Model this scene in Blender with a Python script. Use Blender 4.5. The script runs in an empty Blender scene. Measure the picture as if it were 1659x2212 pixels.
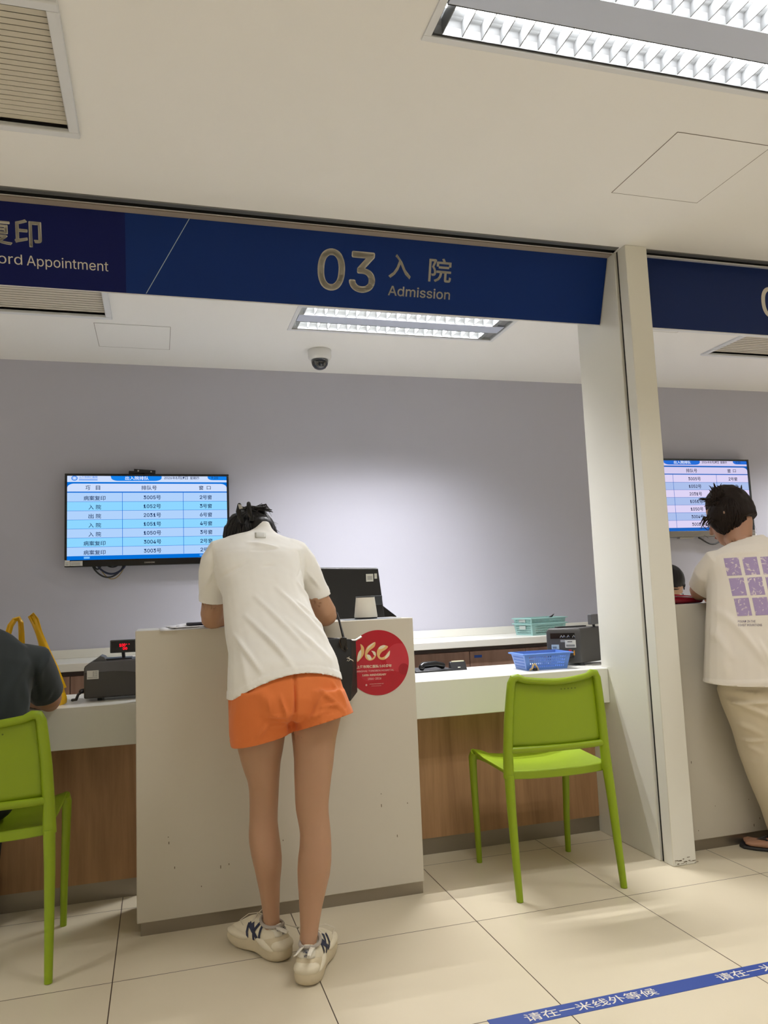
import bpy, bmesh, math, random
from math import sin, cos, pi, radians, sqrt, exp
from mathutils import Vector as V, Matrix as M, noise
from mathutils.bvhtree import BVHTree
random.seed(7)
SC = bpy.context.scene
COL = SC.collection

# ------------------------------------------------------------------ camera
FPX, YAW, PITCH, ROLL, CAMH = 1674.0, .2852, .1103, -.0408, 1.1326
_f = V((sin(YAW)*cos(PITCH), cos(YAW)*cos(PITCH), sin(PITCH)))
_r0 = V((cos(YAW), -sin(YAW), 0)); _u0 = _r0.cross(_f)
_r = _r0*cos(ROLL)+_u0*sin(ROLL); _u = _u0*cos(ROLL)-_r0*sin(ROLL)
CAM = V((0, 0, CAMH))
cam = bpy.data.cameras.new('camera'); camo = bpy.data.objects.new('camera', cam); COL.objects.link(camo)
camo.matrix_world = M(((_r.x, _u.x, -_f.x, 0), (_r.y, _u.y, -_f.y, 0), (_r.z, _u.z, -_f.z, CAMH), (0, 0, 0, 1)))
cam.sensor_fit = 'VERTICAL'; cam.sensor_height = 24.0; cam.lens = 24.0*FPX/2212.0
cam.clip_start = .05; cam.clip_end = 60
SC.camera = camo
def ray(x, y): return _f+_r*((x-829.5)/FPX)-_u*((y-1106)/FPX)
def at(x, y, Y): d = ray(x, y); return CAM+d*(Y/d.y)                    # point of the photo at depth Y
def onz(x, y, z): d = ray(x, y); return CAM+d*((z-CAMH)/d.z)            # ... at height z
def onplane(x, y, P, N): d = ray(x, y); return CAM+d*((P-CAM).dot(N)/d.dot(N))

# ------------------------------------------------------------------ world, exposure, lamps
w = bpy.data.worlds.new('world'); SC.world = w; w.use_nodes = True
w.node_tree.nodes['Background'].inputs[0].default_value = (.02, .02, .02, 1)
vs = SC.view_settings
SC.display_settings.display_device = 'sRGB'
vs.view_transform = 'Standard'; vs.look = 'None'; vs.exposure = 0.0; vs.gamma = 1.0; vs.use_curve_mapping = False
HALL_W, FRONT_W, DESK_W = 33.5, 14.0, 28.0           # watts of light per fluorescent tube: waiting hall / behind the counter
LAMP_COL_HALL = (1.0, .99, .985); LAMP_COL_DESK = (.97, .97, 1.0)

# ------------------------------------------------------------------ materials
def lin(c): c /= 255.0; return c/12.92 if c <= .04045 else ((c+.055)/1.055)**2.4
def rgb(c): return (lin(c[0]), lin(c[1]), lin(c[2]), 1)
MATS = {}
def mat(name, c, rough=.5, metal=0, spec=.5, bump=0, bscale=300, var=0, vscale=4, coat=0, emit=0, trans=0, alpha=1, sheen=0, sss=0):
    if name in MATS: return MATS[name]
    m = bpy.data.materials.new(name); m.use_nodes = True; nt = m.node_tree; b = nt.nodes['Principled BSDF']
    b.inputs['Base Color'].default_value = rgb(c); b.inputs['Roughness'].default_value = rough
    b.inputs['Metallic'].default_value = metal; b.inputs['Specular IOR Level'].default_value = spec
    if coat: b.inputs['Coat Weight'].default_value = coat; b.inputs['Coat Roughness'].default_value = .08
    if trans: b.inputs['Transmission Weight'].default_value = trans
    if sheen: b.inputs['Sheen Weight'].default_value = sheen
    if sss:
        b.inputs['Subsurface Weight'].default_value = sss; b.inputs['Subsurface Radius'].default_value = (1, .35, .2)
        b.inputs['Subsurface Scale'].default_value = .006
    if alpha < 1: b.inputs['Alpha'].default_value = alpha
    if emit:
        b.inputs['Emission Color'].default_value = rgb(c); b.inputs['Emission Strength'].default_value = emit
        b.inputs['Base Color'].default_value = (.01, .01, .01, 1)
    if bump or var:
        tc = nt.nodes.new('ShaderNodeTexCoord')
        if bump:
            n = nt.nodes.new('ShaderNodeTexNoise'); n.inputs['Scale'].default_value = bscale; n.inputs['Detail'].default_value = 3
            bp = nt.nodes.new('ShaderNodeBump'); bp.inputs['Strength'].default_value = bump; bp.inputs['Distance'].default_value = .002
            nt.links.new(tc.outputs['Object'], n.inputs['Vector']); nt.links.new(n.outputs['Fac'], bp.inputs['Height'])
            nt.links.new(bp.outputs['Normal'], b.inputs['Normal'])
        if var:
            n = nt.nodes.new('ShaderNodeTexNoise'); n.inputs['Scale'].default_value = vscale; n.inputs['Detail'].default_value = 5
            mx = nt.nodes.new('ShaderNodeMix'); mx.data_type = 'RGBA'
            base = rgb(c); mx.inputs[6].default_value = tuple(v*(1-var) for v in base[:3])+(1,)
            mx.inputs[7].default_value = tuple(min(1, v*(1+var)) for v in base[:3])+(1,)
            nt.links.new(tc.outputs['Object'], n.inputs['Vector']); nt.links.new(n.outputs['Fac'], mx.inputs[0])
            nt.links.new(mx.outputs[2], b.inputs['Base Color'])
    MATS[name] = m; return m
def emission(name, c, s=1.0):
    if name in MATS: return MATS[name]
    m = bpy.data.materials.new(name); m.use_nodes = True; nt = m.node_tree; nt.nodes.clear()
    e = nt.nodes.new('ShaderNodeEmission'); e.inputs[0].default_value = rgb(c); e.inputs[1].default_value = s
    o = nt.nodes.new('ShaderNodeOutputMaterial'); nt.links.new(e.outputs[0], o.inputs[0]); MATS[name] = m; return m
def wood(name, c1, c2, rough=.45, sx=9, sz=.7, streak=.5):
    if name in MATS: return MATS[name]
    m = mat(name, c1, rough); nt = m.node_tree; b = nt.nodes['Principled BSDF']
    tc = nt.nodes.new('ShaderNodeTexCoord'); mp = nt.nodes.new('ShaderNodeMapping'); mp.inputs['Scale'].default_value = (sx, sx, sz)
    n = nt.nodes.new('ShaderNodeTexNoise'); n.inputs['Scale'].default_value = 6; n.inputs['Detail'].default_value = 8; n.inputs['Roughness'].default_value = .65
    n2 = nt.nodes.new('ShaderNodeTexNoise'); n2.inputs['Scale'].default_value = 1.1; n2.inputs['Detail'].default_value = 3; n2.inputs['Distortion'].default_value = 1.5
    ma = nt.nodes.new('ShaderNodeMath'); ma.operation = 'MULTIPLY_ADD'; ma.inputs[1].default_value = streak
    cr = nt.nodes.new('ShaderNodeValToRGB'); cr.color_ramp.elements[0].position = .42; cr.color_ramp.elements[1].position = .92
    cr.color_ramp.elements[0].color = rgb(c2); cr.color_ramp.elements[1].color = rgb(c1)
    L = nt.links.new
    L(tc.outputs['Object'], mp.inputs['Vector']); L(mp.outputs[0], n.inputs['Vector']); L(mp.outputs[0], n2.inputs['Vector'])
    L(n.outputs['Fac'], ma.inputs[0]); L(n2.outputs['Fac'], ma.inputs[2]); L(ma.outputs[0], cr.inputs[0]); L(cr.outputs[0], b.inputs['Base Color'])
    return m
def floor_mat():
    m = mat('floor tile', (219, 206, 180), .3, spec=.4); nt = m.node_tree; b = nt.nodes['Principled BSDF']; L = nt.links.new
    N = nt.nodes.new
    g = N('ShaderNodeNewGeometry'); s = N('ShaderNodeSeparateXYZ'); L(g.outputs['Position'], s.inputs[0])
    masks = []; cells = []
    for ax, off in ((0, -.1465), (1, 2.0545)):
        a = N('ShaderNodeMath'); a.operation = 'SUBTRACT'; a.inputs[1].default_value = off; L(s.outputs[ax], a.inputs[0])
        d = N('ShaderNodeMath'); d.operation = 'DIVIDE'; d.inputs[1].default_value = .6; L(a.outputs[0], d.inputs[0])
        fl = N('ShaderNodeMath'); fl.operation = 'FLOOR'; L(d.outputs[0], fl.inputs[0]); cells.append(fl)
        fr = N('ShaderNodeMath'); fr.operation = 'FRACT'; L(d.outputs[0], fr.inputs[0])
        h = N('ShaderNodeMath'); h.operation = 'SUBTRACT'; h.inputs[1].default_value = .5; L(fr.outputs[0], h.inputs[0])
        ab = N('ShaderNodeMath'); ab.operation = 'ABSOLUTE'; L(h.outputs[0], ab.inputs[0])
        gt = N('ShaderNodeMath'); gt.operation = 'GREATER_THAN'; gt.inputs[1].default_value = .5-.0016/.6; L(ab.outputs[0], gt.inputs[0]); masks.append(gt)
    mx = N('ShaderNodeMath'); mx.operation = 'MAXIMUM'; L(masks[0].outputs[0], mx.inputs[0]); L(masks[1].outputs[0], mx.inputs[1])
    cb = N('ShaderNodeCombineXYZ'); L(cells[0].outputs[0], cb.inputs[0]); L(cells[1].outputs[0], cb.inputs[1])
    wn = N('ShaderNodeTexWhiteNoise'); L(cb.outputs[0], wn.inputs['Vector'])
    no = N('ShaderNodeTexNoise'); no.inputs['Scale'].default_value = 3.0; no.inputs['Detail'].default_value = 6; L(g.outputs['Position'], no.inputs['Vector'])
    ad = N('ShaderNodeMath'); ad.operation = 'MULTIPLY_ADD'; ad.inputs[1].default_value = .35; L(wn.outputs['Value'], ad.inputs[0]); L(no.outputs['Fac'], ad.inputs[2])
    c1 = N('ShaderNodeMix'); c1.data_type = 'RGBA'; c1.inputs[6].default_value = rgb((202, 191, 166)); c1.inputs[7].default_value = rgb((212, 201, 177)); L(ad.outputs[0], c1.inputs[0])
    c2 = N('ShaderNodeMix'); c2.data_type = 'RGBA'; c2.inputs[7].default_value = rgb((70, 58, 50)); L(mx.outputs[0], c2.inputs[0]); L(c1.outputs[2], c2.inputs[6])
    L(c2.outputs[2], b.inputs['Base Color'])
    return m
def flower_mat():
    m = mat('lavender flower print', (170, 155, 190), .9); nt = m.node_tree; b = nt.nodes['Principled BSDF']; L = nt.links.new
    tc = nt.nodes.new('ShaderNodeTexCoord'); n = nt.nodes.new('ShaderNodeTexNoise'); n.inputs['Scale'].default_value = 38; n.inputs['Detail'].default_value = 4; n.inputs['Distortion'].default_value = 1.6
    cr = nt.nodes.new('ShaderNodeValToRGB'); cr.color_ramp.elements[0].position = .56; cr.color_ramp.elements[1].position = .64
    cr.color_ramp.elements[0].color = rgb((168, 150, 190)); cr.color_ramp.elements[1].color = rgb((226, 214, 214))
    L(tc.outputs['Object'], n.inputs['Vector']); L(n.outputs['Fac'], cr.inputs[0]); L(cr.outputs[0], b.inputs['Base Color']); return m

CEIL = mat('ceiling paint', (234, 233, 231), .8, bump=.04, bscale=120)
WALL = mat('lavender wall paint', (189, 189, 201), .75, bump=.03, bscale=150)
HALLWALL = mat('hall wall paint', (225, 222, 216), .8)
WHITE = mat('cream solid surface', (206, 200, 186), .4, var=.03, vscale=3)
PILLAR = mat('white lacquered cladding', (226, 224, 214), .3, var=.03, vscale=2)
WORKTOP = mat('white worktop', (232, 231, 223), .3)
OAK = wood('oak laminate', (178, 138, 98), (140, 102, 68), .5)
WALNUT = wood('walnut laminate', (170, 138, 122), (122, 92, 80), .5, sx=7, sz=.5)
STEEL = mat('brushed steel plinth', (150, 142, 130), .35, metal=.8, bump=.03, bscale=80)
DARKGAP = mat('dark gap', (22, 24, 26), .7)
ALU = mat('grey aluminium', (120, 120, 118), .45, metal=.6)
TAUPE = mat('taupe board', (150, 138, 128), .7)
FRAMEW = mat('white metal frame', (216, 218, 222), .45)
SLAT = mat('grey metal slat', (196, 190, 176), .5)
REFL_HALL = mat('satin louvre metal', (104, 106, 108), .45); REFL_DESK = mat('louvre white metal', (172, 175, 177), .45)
TUBE = emission('fluorescent tube glow', (255, 255, 250), 9.0)
GREEN = mat('lime green plastic', (138, 162, 20), .42, spec=.45, bump=.02, bscale=500)
BLACKP = mat('black plastic', (30, 31, 34), .4)
BLACKM = mat('black gloss', (14, 14, 17), .18)
DGREY = mat('dark grey plastic', (72, 70, 68), .5, bump=.02, bscale=900)
MGREY = mat('mid grey plastic', (98, 98, 101), .5)
SILVER = mat('silver metal', (200, 200, 200), .25, metal=1)
STICK = mat('white sticker', (222, 222, 216), .6)
INK = mat('black ink', (40, 40, 42), .7)
SKIN = mat('skin', (182, 141, 112), .5, sss=.12, var=.05, vscale=9)
SKIN2 = mat('tanned skin', (176, 132, 106), .52, sss=.1, var=.05, vscale=9)
HAIR = mat('black hair', (20, 17, 18), .42, spec=.35, bump=.5, bscale=160)
HAIR2 = mat('dark brown hair', (32, 23, 19), .6, spec=.2, bump=.5, bscale=140)
TEE = mat('white cotton', (246, 245, 241), .9, sheen=.1, bump=.05, bscale=700)
TEE2 = mat('cream cotton', (232, 225, 215), .9, sheen=.1, bump=.05, bscale=700)
TEE3 = mat('dark slate cotton', (46, 54, 58), .9, sheen=.1, bump=.05, bscale=700)
ORANGE = mat('orange jersey', (228, 124, 62), .88, sheen=.12, bump=.06, bscale=600)
BEIGE = mat('beige trouser cotton', (214, 202, 178), .9, bump=.05, bscale=600)
SHOE = mat('cream shoe leather', (222, 212, 188), .6, var=.07, vscale=22)
SOLE = mat('cream rubber sole', (206, 192, 162), .65, var=.1, vscale=26)
NAVY = mat('navy patch', (38, 44, 72), .6)
BLUE = mat('blue plastic', (92, 132, 206), .4)
TEAL = mat('pale teal plastic', (150, 192, 188), .42)
YELLOW = mat('yellow plastic film', (246, 194, 14), .3, spec=.5, trans=.12)
RED = mat('red glossy vinyl', (176, 18, 38), .25)
RED2 = mat('lighter red print', (192, 48, 62), .25)
GOLD = mat('gold print', (226, 184, 120), .4)
CREAM = mat('cream print', (232, 224, 200), .4)
PINKW = mat('pale print', (236, 200, 196), .5)
LETTER = mat('off white lettering', (214, 208, 196), .55)
SIGN1 = mat('royal blue sign film', (6, 44, 112), .5, spec=.2, var=.06, vscale=2)
SIGN0 = mat('navy sign film', (2, 16, 84), .5, spec=.2)
SIGN2 = mat('deep blue sign film', (22, 42, 94), .5, spec=.2)
TAPEB = mat('blue floor tape', (38, 66, 142), .5)
PAPER = mat('paper', (228, 228, 232), .8)
BAGRED = mat('red patent leather', (168, 20, 48), .25)

# ------------------------------------------------------------------ mesh builder
MW = {}                                             # world matrices of the thing empties
class MB:
    def __init__(s): s.v = []; s.f = []; s.fm = []; s.ms = []
    def mi(s, m):
        if m not in s.ms: s.ms.append(m)
        return s.ms.index(m)
    def add(s, vs, fs, m):
        k = len(s.v); s.v += [V(p) for p in vs]; i = s.mi(m)
        for f in fs: s.f.append([k+j for j in f]); s.fm.append(i)
    def box(s, a, b, m, X=None):
        x0, y0, z0 = a; x1, y1, z1 = b
        p = [V(q) for q in ((x0,y0,z0),(x1,y0,z0),(x1,y1,z0),(x0,y1,z0),(x0,y0,z1),(x1,y0,z1),(x1,y1,z1),(x0,y1,z1))]
        if X is not None: p = [X @ q for q in p]
        s.add(p, [(0,3,2,1),(4,5,6,7),(0,1,5,4),(1,2,6,5),(2,3,7,6),(3,0,4,7)], m)
    def quad(s, a, b, c, d, m): s.add([a, b, c, d], [(0,1,2,3)], m)
    def prism(s, poly, off, m):                    # poly: list of 3-D points, off: extrusion vector
        n = len(poly); p = [V(q) for q in poly]; o = V(off)
        s.add(p+[q+o for q in p], [list(range(n))[::-1], list(range(n, 2*n))]+[(i, (i+1) % n, n+(i+1) % n, n+i) for i in range(n)], m)
    def loft(s, rings, m, caps=True, closed=False):
        n = len(rings[0]); k = len(rings); vs = [p for r in rings for p in r]; fs = []
        for i in range(k if closed else k-1):
            a = i*n; b = ((i+1) % k)*n
            for j in range(n): fs.append((a+j, a+(j+1) % n, b+(j+1) % n, b+j))
        if caps and not closed:
            c0 = sum((V(p) for p in rings[0]), V())/n; c1 = sum((V(p) for p in rings[-1]), V())/n
            vs += [c0, c1]; q = n*k
            for j in range(n): fs.append((q, (j+1) % n, j)); fs.append((q+1, (k-1)*n+j, (k-1)*n+(j+1) % n))
        s.add(vs, fs, m)
    def tube(s, pts, r, m, n=10, flat=1.0, up=None, closed=False, ends=True):
        pts = [V(p) for p in pts]; k = len(pts); rs = r if isinstance(r, (list, tuple)) else [r]*k
        rings = []; prev = None
        for i in range(k):
            if closed: t = pts[(i+1) % k]-pts[i-1]
            else: t = pts[min(i+1, k-1)]-pts[max(i-1, 0)]
            t = t.normalized() if t.length > 1e-9 else V((0, 0, 1))
            ref = V(up) if up is not None else (prev if prev is not None else (V((0, 0, 1)) if abs(t.z) < .9 else V((1, 0, 0))))
            a = (ref-t*ref.dot(t)); a = a.normalized() if a.length > 1e-6 else t.orthogonal().normalized()
            b = t.cross(a); prev = a
            rings.append([pts[i]+a*(rs[i]*flat*cos(2*pi*j/n))+b*(rs[i]*sin(2*pi*j/n)) for j in range(n)])
        if not closed and ends:                    # rounded ends
            for e, idx in ((0, 0), (1, -1)):
                p = pts[idx]; d = (p-pts[1 if e == 0 else -2]).normalized(); rr = rs[idx]
                add = [[p+(q-p)*cos(t)+d*(rr*sin(t)) for q in rings[idx]] for t in (.5, 1.0, 1.4)]
                if e == 0: rings = add[::-1]+rings
                else: rings = rings+add
        s.loft(rings, m, caps=True, closed=closed)
    def ell(s, c, rad, m, R=None, nu=24, nv=14):
        c = V(c); R = R or M.Identity(3); rings = []
        for i in range(1, nv):
            t = pi*i/nv; rings.append([c+R @ V((rad[0]*sin(t)*cos(2*pi*j/nu), rad[1]*sin(t)*sin(2*pi*j/nu), -rad[2]*cos(t))) for j in range(nu)])
        vs = [p for r in rings for p in r]; fs = []
        for i in range(nv-2):
            for j in range(nu): fs.append((i*nu+j, i*nu+(j+1) % nu, (i+1)*nu+(j+1) % nu, (i+1)*nu+j))
        q = len(vs); vs += [c+R @ V((0, 0, -rad[2])), c+R @ V((0, 0, rad[2]))]
        for j in range(nu): fs.append((q, (j+1) % nu, j)); fs.append((q+1, (nv-2)*nu+j, (nv-2)*nu+(j+1) % nu))
        s.add(vs, fs, m)
    def lathe(s, prof, c, m, n=32, X=None):         # prof: [(r, z)...]
        c = V(c); rings = []
        for r, z in prof:
            rg = [V((r*cos(2*pi*j/n), r*sin(2*pi*j/n), z)) for j in range(n)]
            rings.append([c+(X @ p if X else p) for p in rg])
        s.loft(rings, m)
    def text(s, body, bl, br, tl, m, bold=.0, ext=0.0):   # text fitted to the parallelogram bl-br-tl
        wide = lambda ch: ord(ch) > 255
        if any(map(wide, body)) and any(ch.isdigit() for ch in body):      # mixed line: lay the runs side by side
            runs = []
            for ch in body:
                k_ = wide(ch)
                if runs and runs[-1][0] == k_: runs[-1][1] += ch
                else: runs.append([k_, ch])
            bl, br, tl = V(bl), V(br), V(tl); U, W = br-bl, tl-bl; adv = [len(r)*(1.0 if k_ else .62) if r.strip() else .5 for k_, r in runs]; tot = sum(adv); x = 0
            for (k_, r), a_ in zip(runs, adv):
                u0, u1 = x/tot, (x+a_)/tot; x += a_
                if not r.strip(): continue
                g = .02*a_/tot+.004; b0 = bl+U*(u0+g)+W*(0 if k_ else .1); b1 = bl+U*(u1-g)+W*(0 if k_ else .1); s.text(r.strip(), b0, b1, b0+W*(1 if k_ else .84), m, bold if k_ else .014, ext)
            return
        me = text_mesh(body, bold)
        xs = [p.co.x for p in me.vertices]; ys = [p.co.y for p in me.vertices]
        x0, x1, y0, y1 = min(xs), max(xs), min(ys), max(ys); bl, U, W = V(bl), V(br)-V(bl), V(tl)-V(bl)
        N = U.cross(W).normalized()*ext
        pts = [bl+U*((p.co.x-x0)/(x1-x0))+W*((p.co.y-y0)/max(1e-9, y1-y0))+N for p in me.vertices]
        s.add(pts, [list(p.vertices) for p in me.polygons], m); bpy.data.meshes.remove(me)
    def build(s, name, parent=None, world=True, smooth=40, bevel=0, seg=2, kind=None, solid=0, subsurf=0):
        me = bpy.data.meshes.new(name); me.from_pydata([tuple(p) for p in s.v], [], s.f)
        for m in s.ms: me.materials.append(m)
        me.polygons.foreach_set('material_index', s.fm)
        return link_mesh(name, me, parent, world, smooth, bevel, seg, kind, solid, subsurf)
def link_mesh(name, me, parent=None, world=True, smooth=40, bevel=0, seg=2, kind=None, solid=0, subsurf=0):
    bm = bmesh.new(); bm.from_mesh(me); bmesh.ops.recalc_face_normals(bm, faces=bm.faces)
    if smooth:
        for f in bm.faces: f.smooth = True
        for e in bm.edges:
            if len(e.link_faces) == 2 and e.calc_face_angle(0) > radians(smooth): e.smooth = False
    bm.to_mesh(me); bm.free()
    o = bpy.data.objects.new(name, me); COL.objects.link(o)
    if parent is not None:
        o.parent = parent
        if world and parent.name in MW: o.matrix_parent_inverse = MW[parent.name].inverted()
    if solid:
        md = o.modifiers.new('thickness', 'SOLIDIFY'); md.thickness = solid; md.offset = -1
    if bevel:
        md = o.modifiers.new('bevel', 'BEVEL'); md.width = bevel; md.segments = seg; md.limit_method = 'ANGLE'; md.angle_limit = radians(40)
    if subsurf:
        md = o.modifiers.new('subdivision', 'SUBSURF'); md.levels = subsurf; md.render_levels = subsurf
    if kind: o['kind'] = kind
    return o
try: FONT = bpy.data.fonts.load(bpy.utils.system_resource('DATAFILES')+'/fonts/Inter.woff2')   # Blender's own interface font
except Exception: FONT = None
def text_mesh(body, bold=0):
    cu = bpy.data.curves.new('lettering', 'FONT'); cu.body = body
    if FONT and all(ord(ch) < 256 for ch in body): cu.font = FONT
    cu.size = 1.0; cu.offset = bold; cu.resolution_u = 3; cu.fill_mode = 'FRONT'
    o = bpy.data.objects.new('lettering', cu); COL.objects.link(o)
    dg = bpy.context.evaluated_depsgraph_get(); me = bpy.data.meshes.new_from_object(o.evaluated_get(dg))
    bpy.data.objects.remove(o); bpy.data.curves.remove(cu); return me
def tag(o, label, cat, group=None):
    o['label'] = label; o['category'] = cat
    if group: o['group'] = group
    return o
def thing(name, loc, label, cat, group=None, rz=0):
    o = bpy.data.objects.new(name, None); COL.objects.link(o); o.empty_display_size = .05
    o.location = loc; o.rotation_euler = (0, 0, rz)
    MW[o.name] = M.Translation(V(loc)) @ M.Rotation(rz, 4, 'Z'); return tag(o, label, cat, group)
def copy_tree(o, parent=None):
    c = o.copy(); COL.objects.link(c)
    if parent is not None: c.parent = parent
    else:
        for k in ('label', 'group'):
            if k in c: del c[k]
    for ch in list(o.children): copy_tree(ch, c)
    return c
def struct(mb, name, **k): return mb.build(name, kind='structure', **k)

# ------------------------------------------------------------------ the room
CZ = 2.645                                         # ceiling height
YB = 4.95                                          # back wall
X0, X1, YF = -4.2, 6.6, -3.6
mb = MB(); mb.box((X0-.1, YF-.1, -.1), (X1+.1, YB+.1, 0), floor_mat()); struct(mb, 'floor', smooth=0)
mb = MB(); mb.box((X0-.1, YB, 0), (X1+.1, YB+.1, 3), WALL); struct(mb, 'wall_back', smooth=0)
mb = MB(); mb.box((X0-.1, YF-.1, 0), (X1+.1, YF, 3), HALLWALL); struct(mb, 'wall_front', smooth=0)
mb = MB(); mb.box((X0-.1, YF, 0), (X0, YB, 3), HALLWALL); struct(mb, 'wall_left', smooth=0)
mb = MB(); mb.box((X1, YF, 0), (X1+.1, YB, 3), HALLWALL); struct(mb, 'wall_right', smooth=0)
LX, LY = 1.2, .33                                  # luminaire size
LIGHTS = [(.722, 1.49, 1), (3.5, 1.49, 1), (-3.1, 1.49, 1), (.722, -1.3, 1), (3.5, -1.3, 1), (-2.3, -1.3, 1),
          (.722, 3.815, 0), (4.5, 3.815, 0), (-3.9, 3.815, 0)]
VENTS = [(-.23-.62, 1.917, .62, .587), (-.222-.62, 3.56, .62, .583), (3.44, 3.59, .62, .587)]
HOLES = [(x, y, x+LX, y+LY) for x, y, h in LIGHTS]+[(x+.03, y+.03, x+a-.03, y+b-.03) for x, y, a, b in VENTS]+[(X0, 2.905, 1.992, 2.93), (2.105, 2.895, X1, 2.915)]
def holed(mb, x0, y0, x1, y1, z, holes, m):
    xs = sorted({x0, x1}|{h[i] for h in holes for i in (0, 2) if x0 < h[i] < x1}); ys = sorted({y0, y1}|{h[i] for h in holes for i in (1, 3) if y0 < h[i] < y1})
    for i in range(len(xs)-1):
        for j in range(len(ys)-1):
            cx, cy = (xs[i]+xs[i+1])/2, (ys[j]+ys[j+1])/2
            if any(h[0] < cx < h[2] and h[1] < cy < h[3] for h in holes): continue
            mb.quad((xs[i], ys[j], z), (xs[i], ys[j+1], z), (xs[i+1], ys[j+1], z), (xs[i+1], ys[j], z), m)
mb = MB(); holed(mb, X0, YF, X1, YB, CZ, HOLES, CEIL); mb.box((X0-.1, YF-.1, CZ+.2), (X1+.1, YB+.1, CZ+.3), HALLWALL)
struct(mb, 'ceiling', smooth=0)
# shutter track in the ceiling along the counter line: grey aluminium edge and a black slot
for (a, b, ya) in ((X0, 1.985, 2.872), (2.108, X1, 2.862)):
    mb = MB(); mb.box((a, ya, CZ-.004), (b, ya+.028, CZ+.05), ALU); struct(mb, 'trim_%d' % (1 if a < 0 else 3), smooth=0, bevel=.002)
    mb = MB(); mb.box((a, ya+.028, CZ+.05), (b, ya+.062, CZ+.09), DARKGAP); mb.box((a, ya+.0281, CZ), (b, ya+.0285, CZ+.06), DARKGAP); mb.box((a, ya+.06, CZ), (b, ya+.062, CZ+.06), DARKGAP)
    struct(mb, 'trim_%d' % (2 if a < 0 else 4), smooth=0)

# ---- pillar at the end of the counter bay
t = thing('pillar', (2.05, 3.05, 0), 'tall white clad pillar with a black vertical slot, between the two counter bays', 'pillar')
mb = MB(); mb.box((1.996, 2.843, .0), (2.106, 2.905, CZ), PILLAR); mb.build('front_casing', t, bevel=.003)
mb = MB(); mb.box((2.003, 2.905, .0), (2.1, 2.922, CZ), DARKGAP); mb.build('shutter_slot', t, smooth=0)
mb = MB(); mb.box((1.990, 2.922, .0), (2.108, 3.272, CZ), PILLAR); mb.box((1.990, 3.2721, 0), (2.108, 3.40, .612), PILLAR); mb.build('side_panel', t, bevel=.003)
mb = MB()
for k in range(16):                                # scuffs at its foot
    x = random.uniform(2.0, 2.1); z = random.uniform(.004, .03)
    mb.box((x, 2.8422, z), (x+random.uniform(.004, .02), 2.8428, z+random.uniform(.001, .004)), mat('grime', (120, 108, 90), .9))
mb.build('scuff_mark', t, smooth=0)

# ------------------------------------------------------------------ ceiling fittings
def luminaire(label, group, REFL):
    t = thing('ceiling_light', (0, 0, 0), label, 'ceiling light', group)
    mb = MB(); f = .022
    for a, b in (((-f, -f), (LX+f, 0)), ((-f, LY), (LX+f, LY+f)), ((-f, 0), (0, LY)), ((LX, 0), (LX+f, LY))):
        mb.box((a[0], a[1], -.004), (b[0], b[1], .004), FRAMEW)
    mb.build('frame', t, bevel=.0015)
    tr = .105; D = .07                             # trough width, tray depth
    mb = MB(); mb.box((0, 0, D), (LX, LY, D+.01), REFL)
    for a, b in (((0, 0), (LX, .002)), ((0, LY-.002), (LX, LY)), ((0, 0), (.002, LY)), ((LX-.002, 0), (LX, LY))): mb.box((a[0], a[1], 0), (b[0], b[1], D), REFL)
    mb.build('housing', t, smooth=0)
    mb = MB(); mb.box((.006, .008+tr, .002), (LX-.006, LY-.008-tr, .006), mat('perforated grey panel', (196, 204, 224), .5, metal=.15)); mb.build('centre_panel', t, bevel=.001)
    for y0 in (.008, LY-.008-tr):
        mb = MB(); yc = y0+tr/2
        for s in (-1, 1):                          # curved side reflectors
            ys = [yc+s*(tr/2-.001), yc+s*(tr/2-.006), yc+s*(tr/2-.02), yc+s*(tr/2-.035)]; zs = [0, .022, .045, .06]
            for k in range(3): mb.quad((.005, ys[k], zs[k]), (LX-.06, ys[k], zs[k]), (LX-.06, ys[k+1], zs[k+1]), (.005, ys[k+1], zs[k+1]), REFL)
        mb.quad((LX-.06, yc-tr/2, 0), (LX-.06, yc+tr/2, 0), (LX-.06, yc+tr/2, D), (LX-.06, yc-tr/2, D), REFL)
        mb.quad((LX-.06, yc-tr/2, .012), (LX-.006, yc-tr/2, .012), (LX-.006, yc+tr/2, .012), (LX-.06, yc+tr/2, .012), mat('grey end plate', (150, 152, 155), .4, metal=.4))
        mb.build('reflector', t, smooth=60)
        mb = MB(); n = 20
        for k in range(n):                         # V shaped cross blades
            x = .03+k*(LX-.11)/(n-1); wd = .0065
            mb.prism([(x-wd, yc-tr/2+.002, .036), (x+wd, yc-tr/2+.002, .036), (x+.0012, yc-tr/2+.002, .003), (x-.0012, yc-tr/2+.002, .003)], (0, tr-.004, 0), REFL)
        mb.build('louvre', t, smooth=0)
        mb = MB(); mb.tube([(.02, yc, .052), (LX-.08, yc, .052)], .012, TUBE, n=12); mb.build('tube', t)
    return t
def area(name, x, y, hall, watt=None):
    for y0 in (.008, LY-.008-.105):
        l = bpy.data.lights.new('tube_glow', 'AREA'); l.shape = 'RECTANGLE'; l.size = LX-.12; l.size_y = .022
        l.energy = watt or (HALL_W if hall else DESK_W); l.color = LAMP_COL_HALL if hall else LAMP_COL_DESK; l.spread = radians(170 if hall else 118)
        o = bpy.data.objects.new('tube_glow', l); COL.objects.link(o); o.location = (x+LX/2-.025, y+y0+.0525, CZ+.0392)
LLAB = {0: 'large louvred ceiling light at the top right over the waiting side', 6: 'louvred twin tube ceiling light seen below the admission sign',
        }
lum = {}
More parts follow.
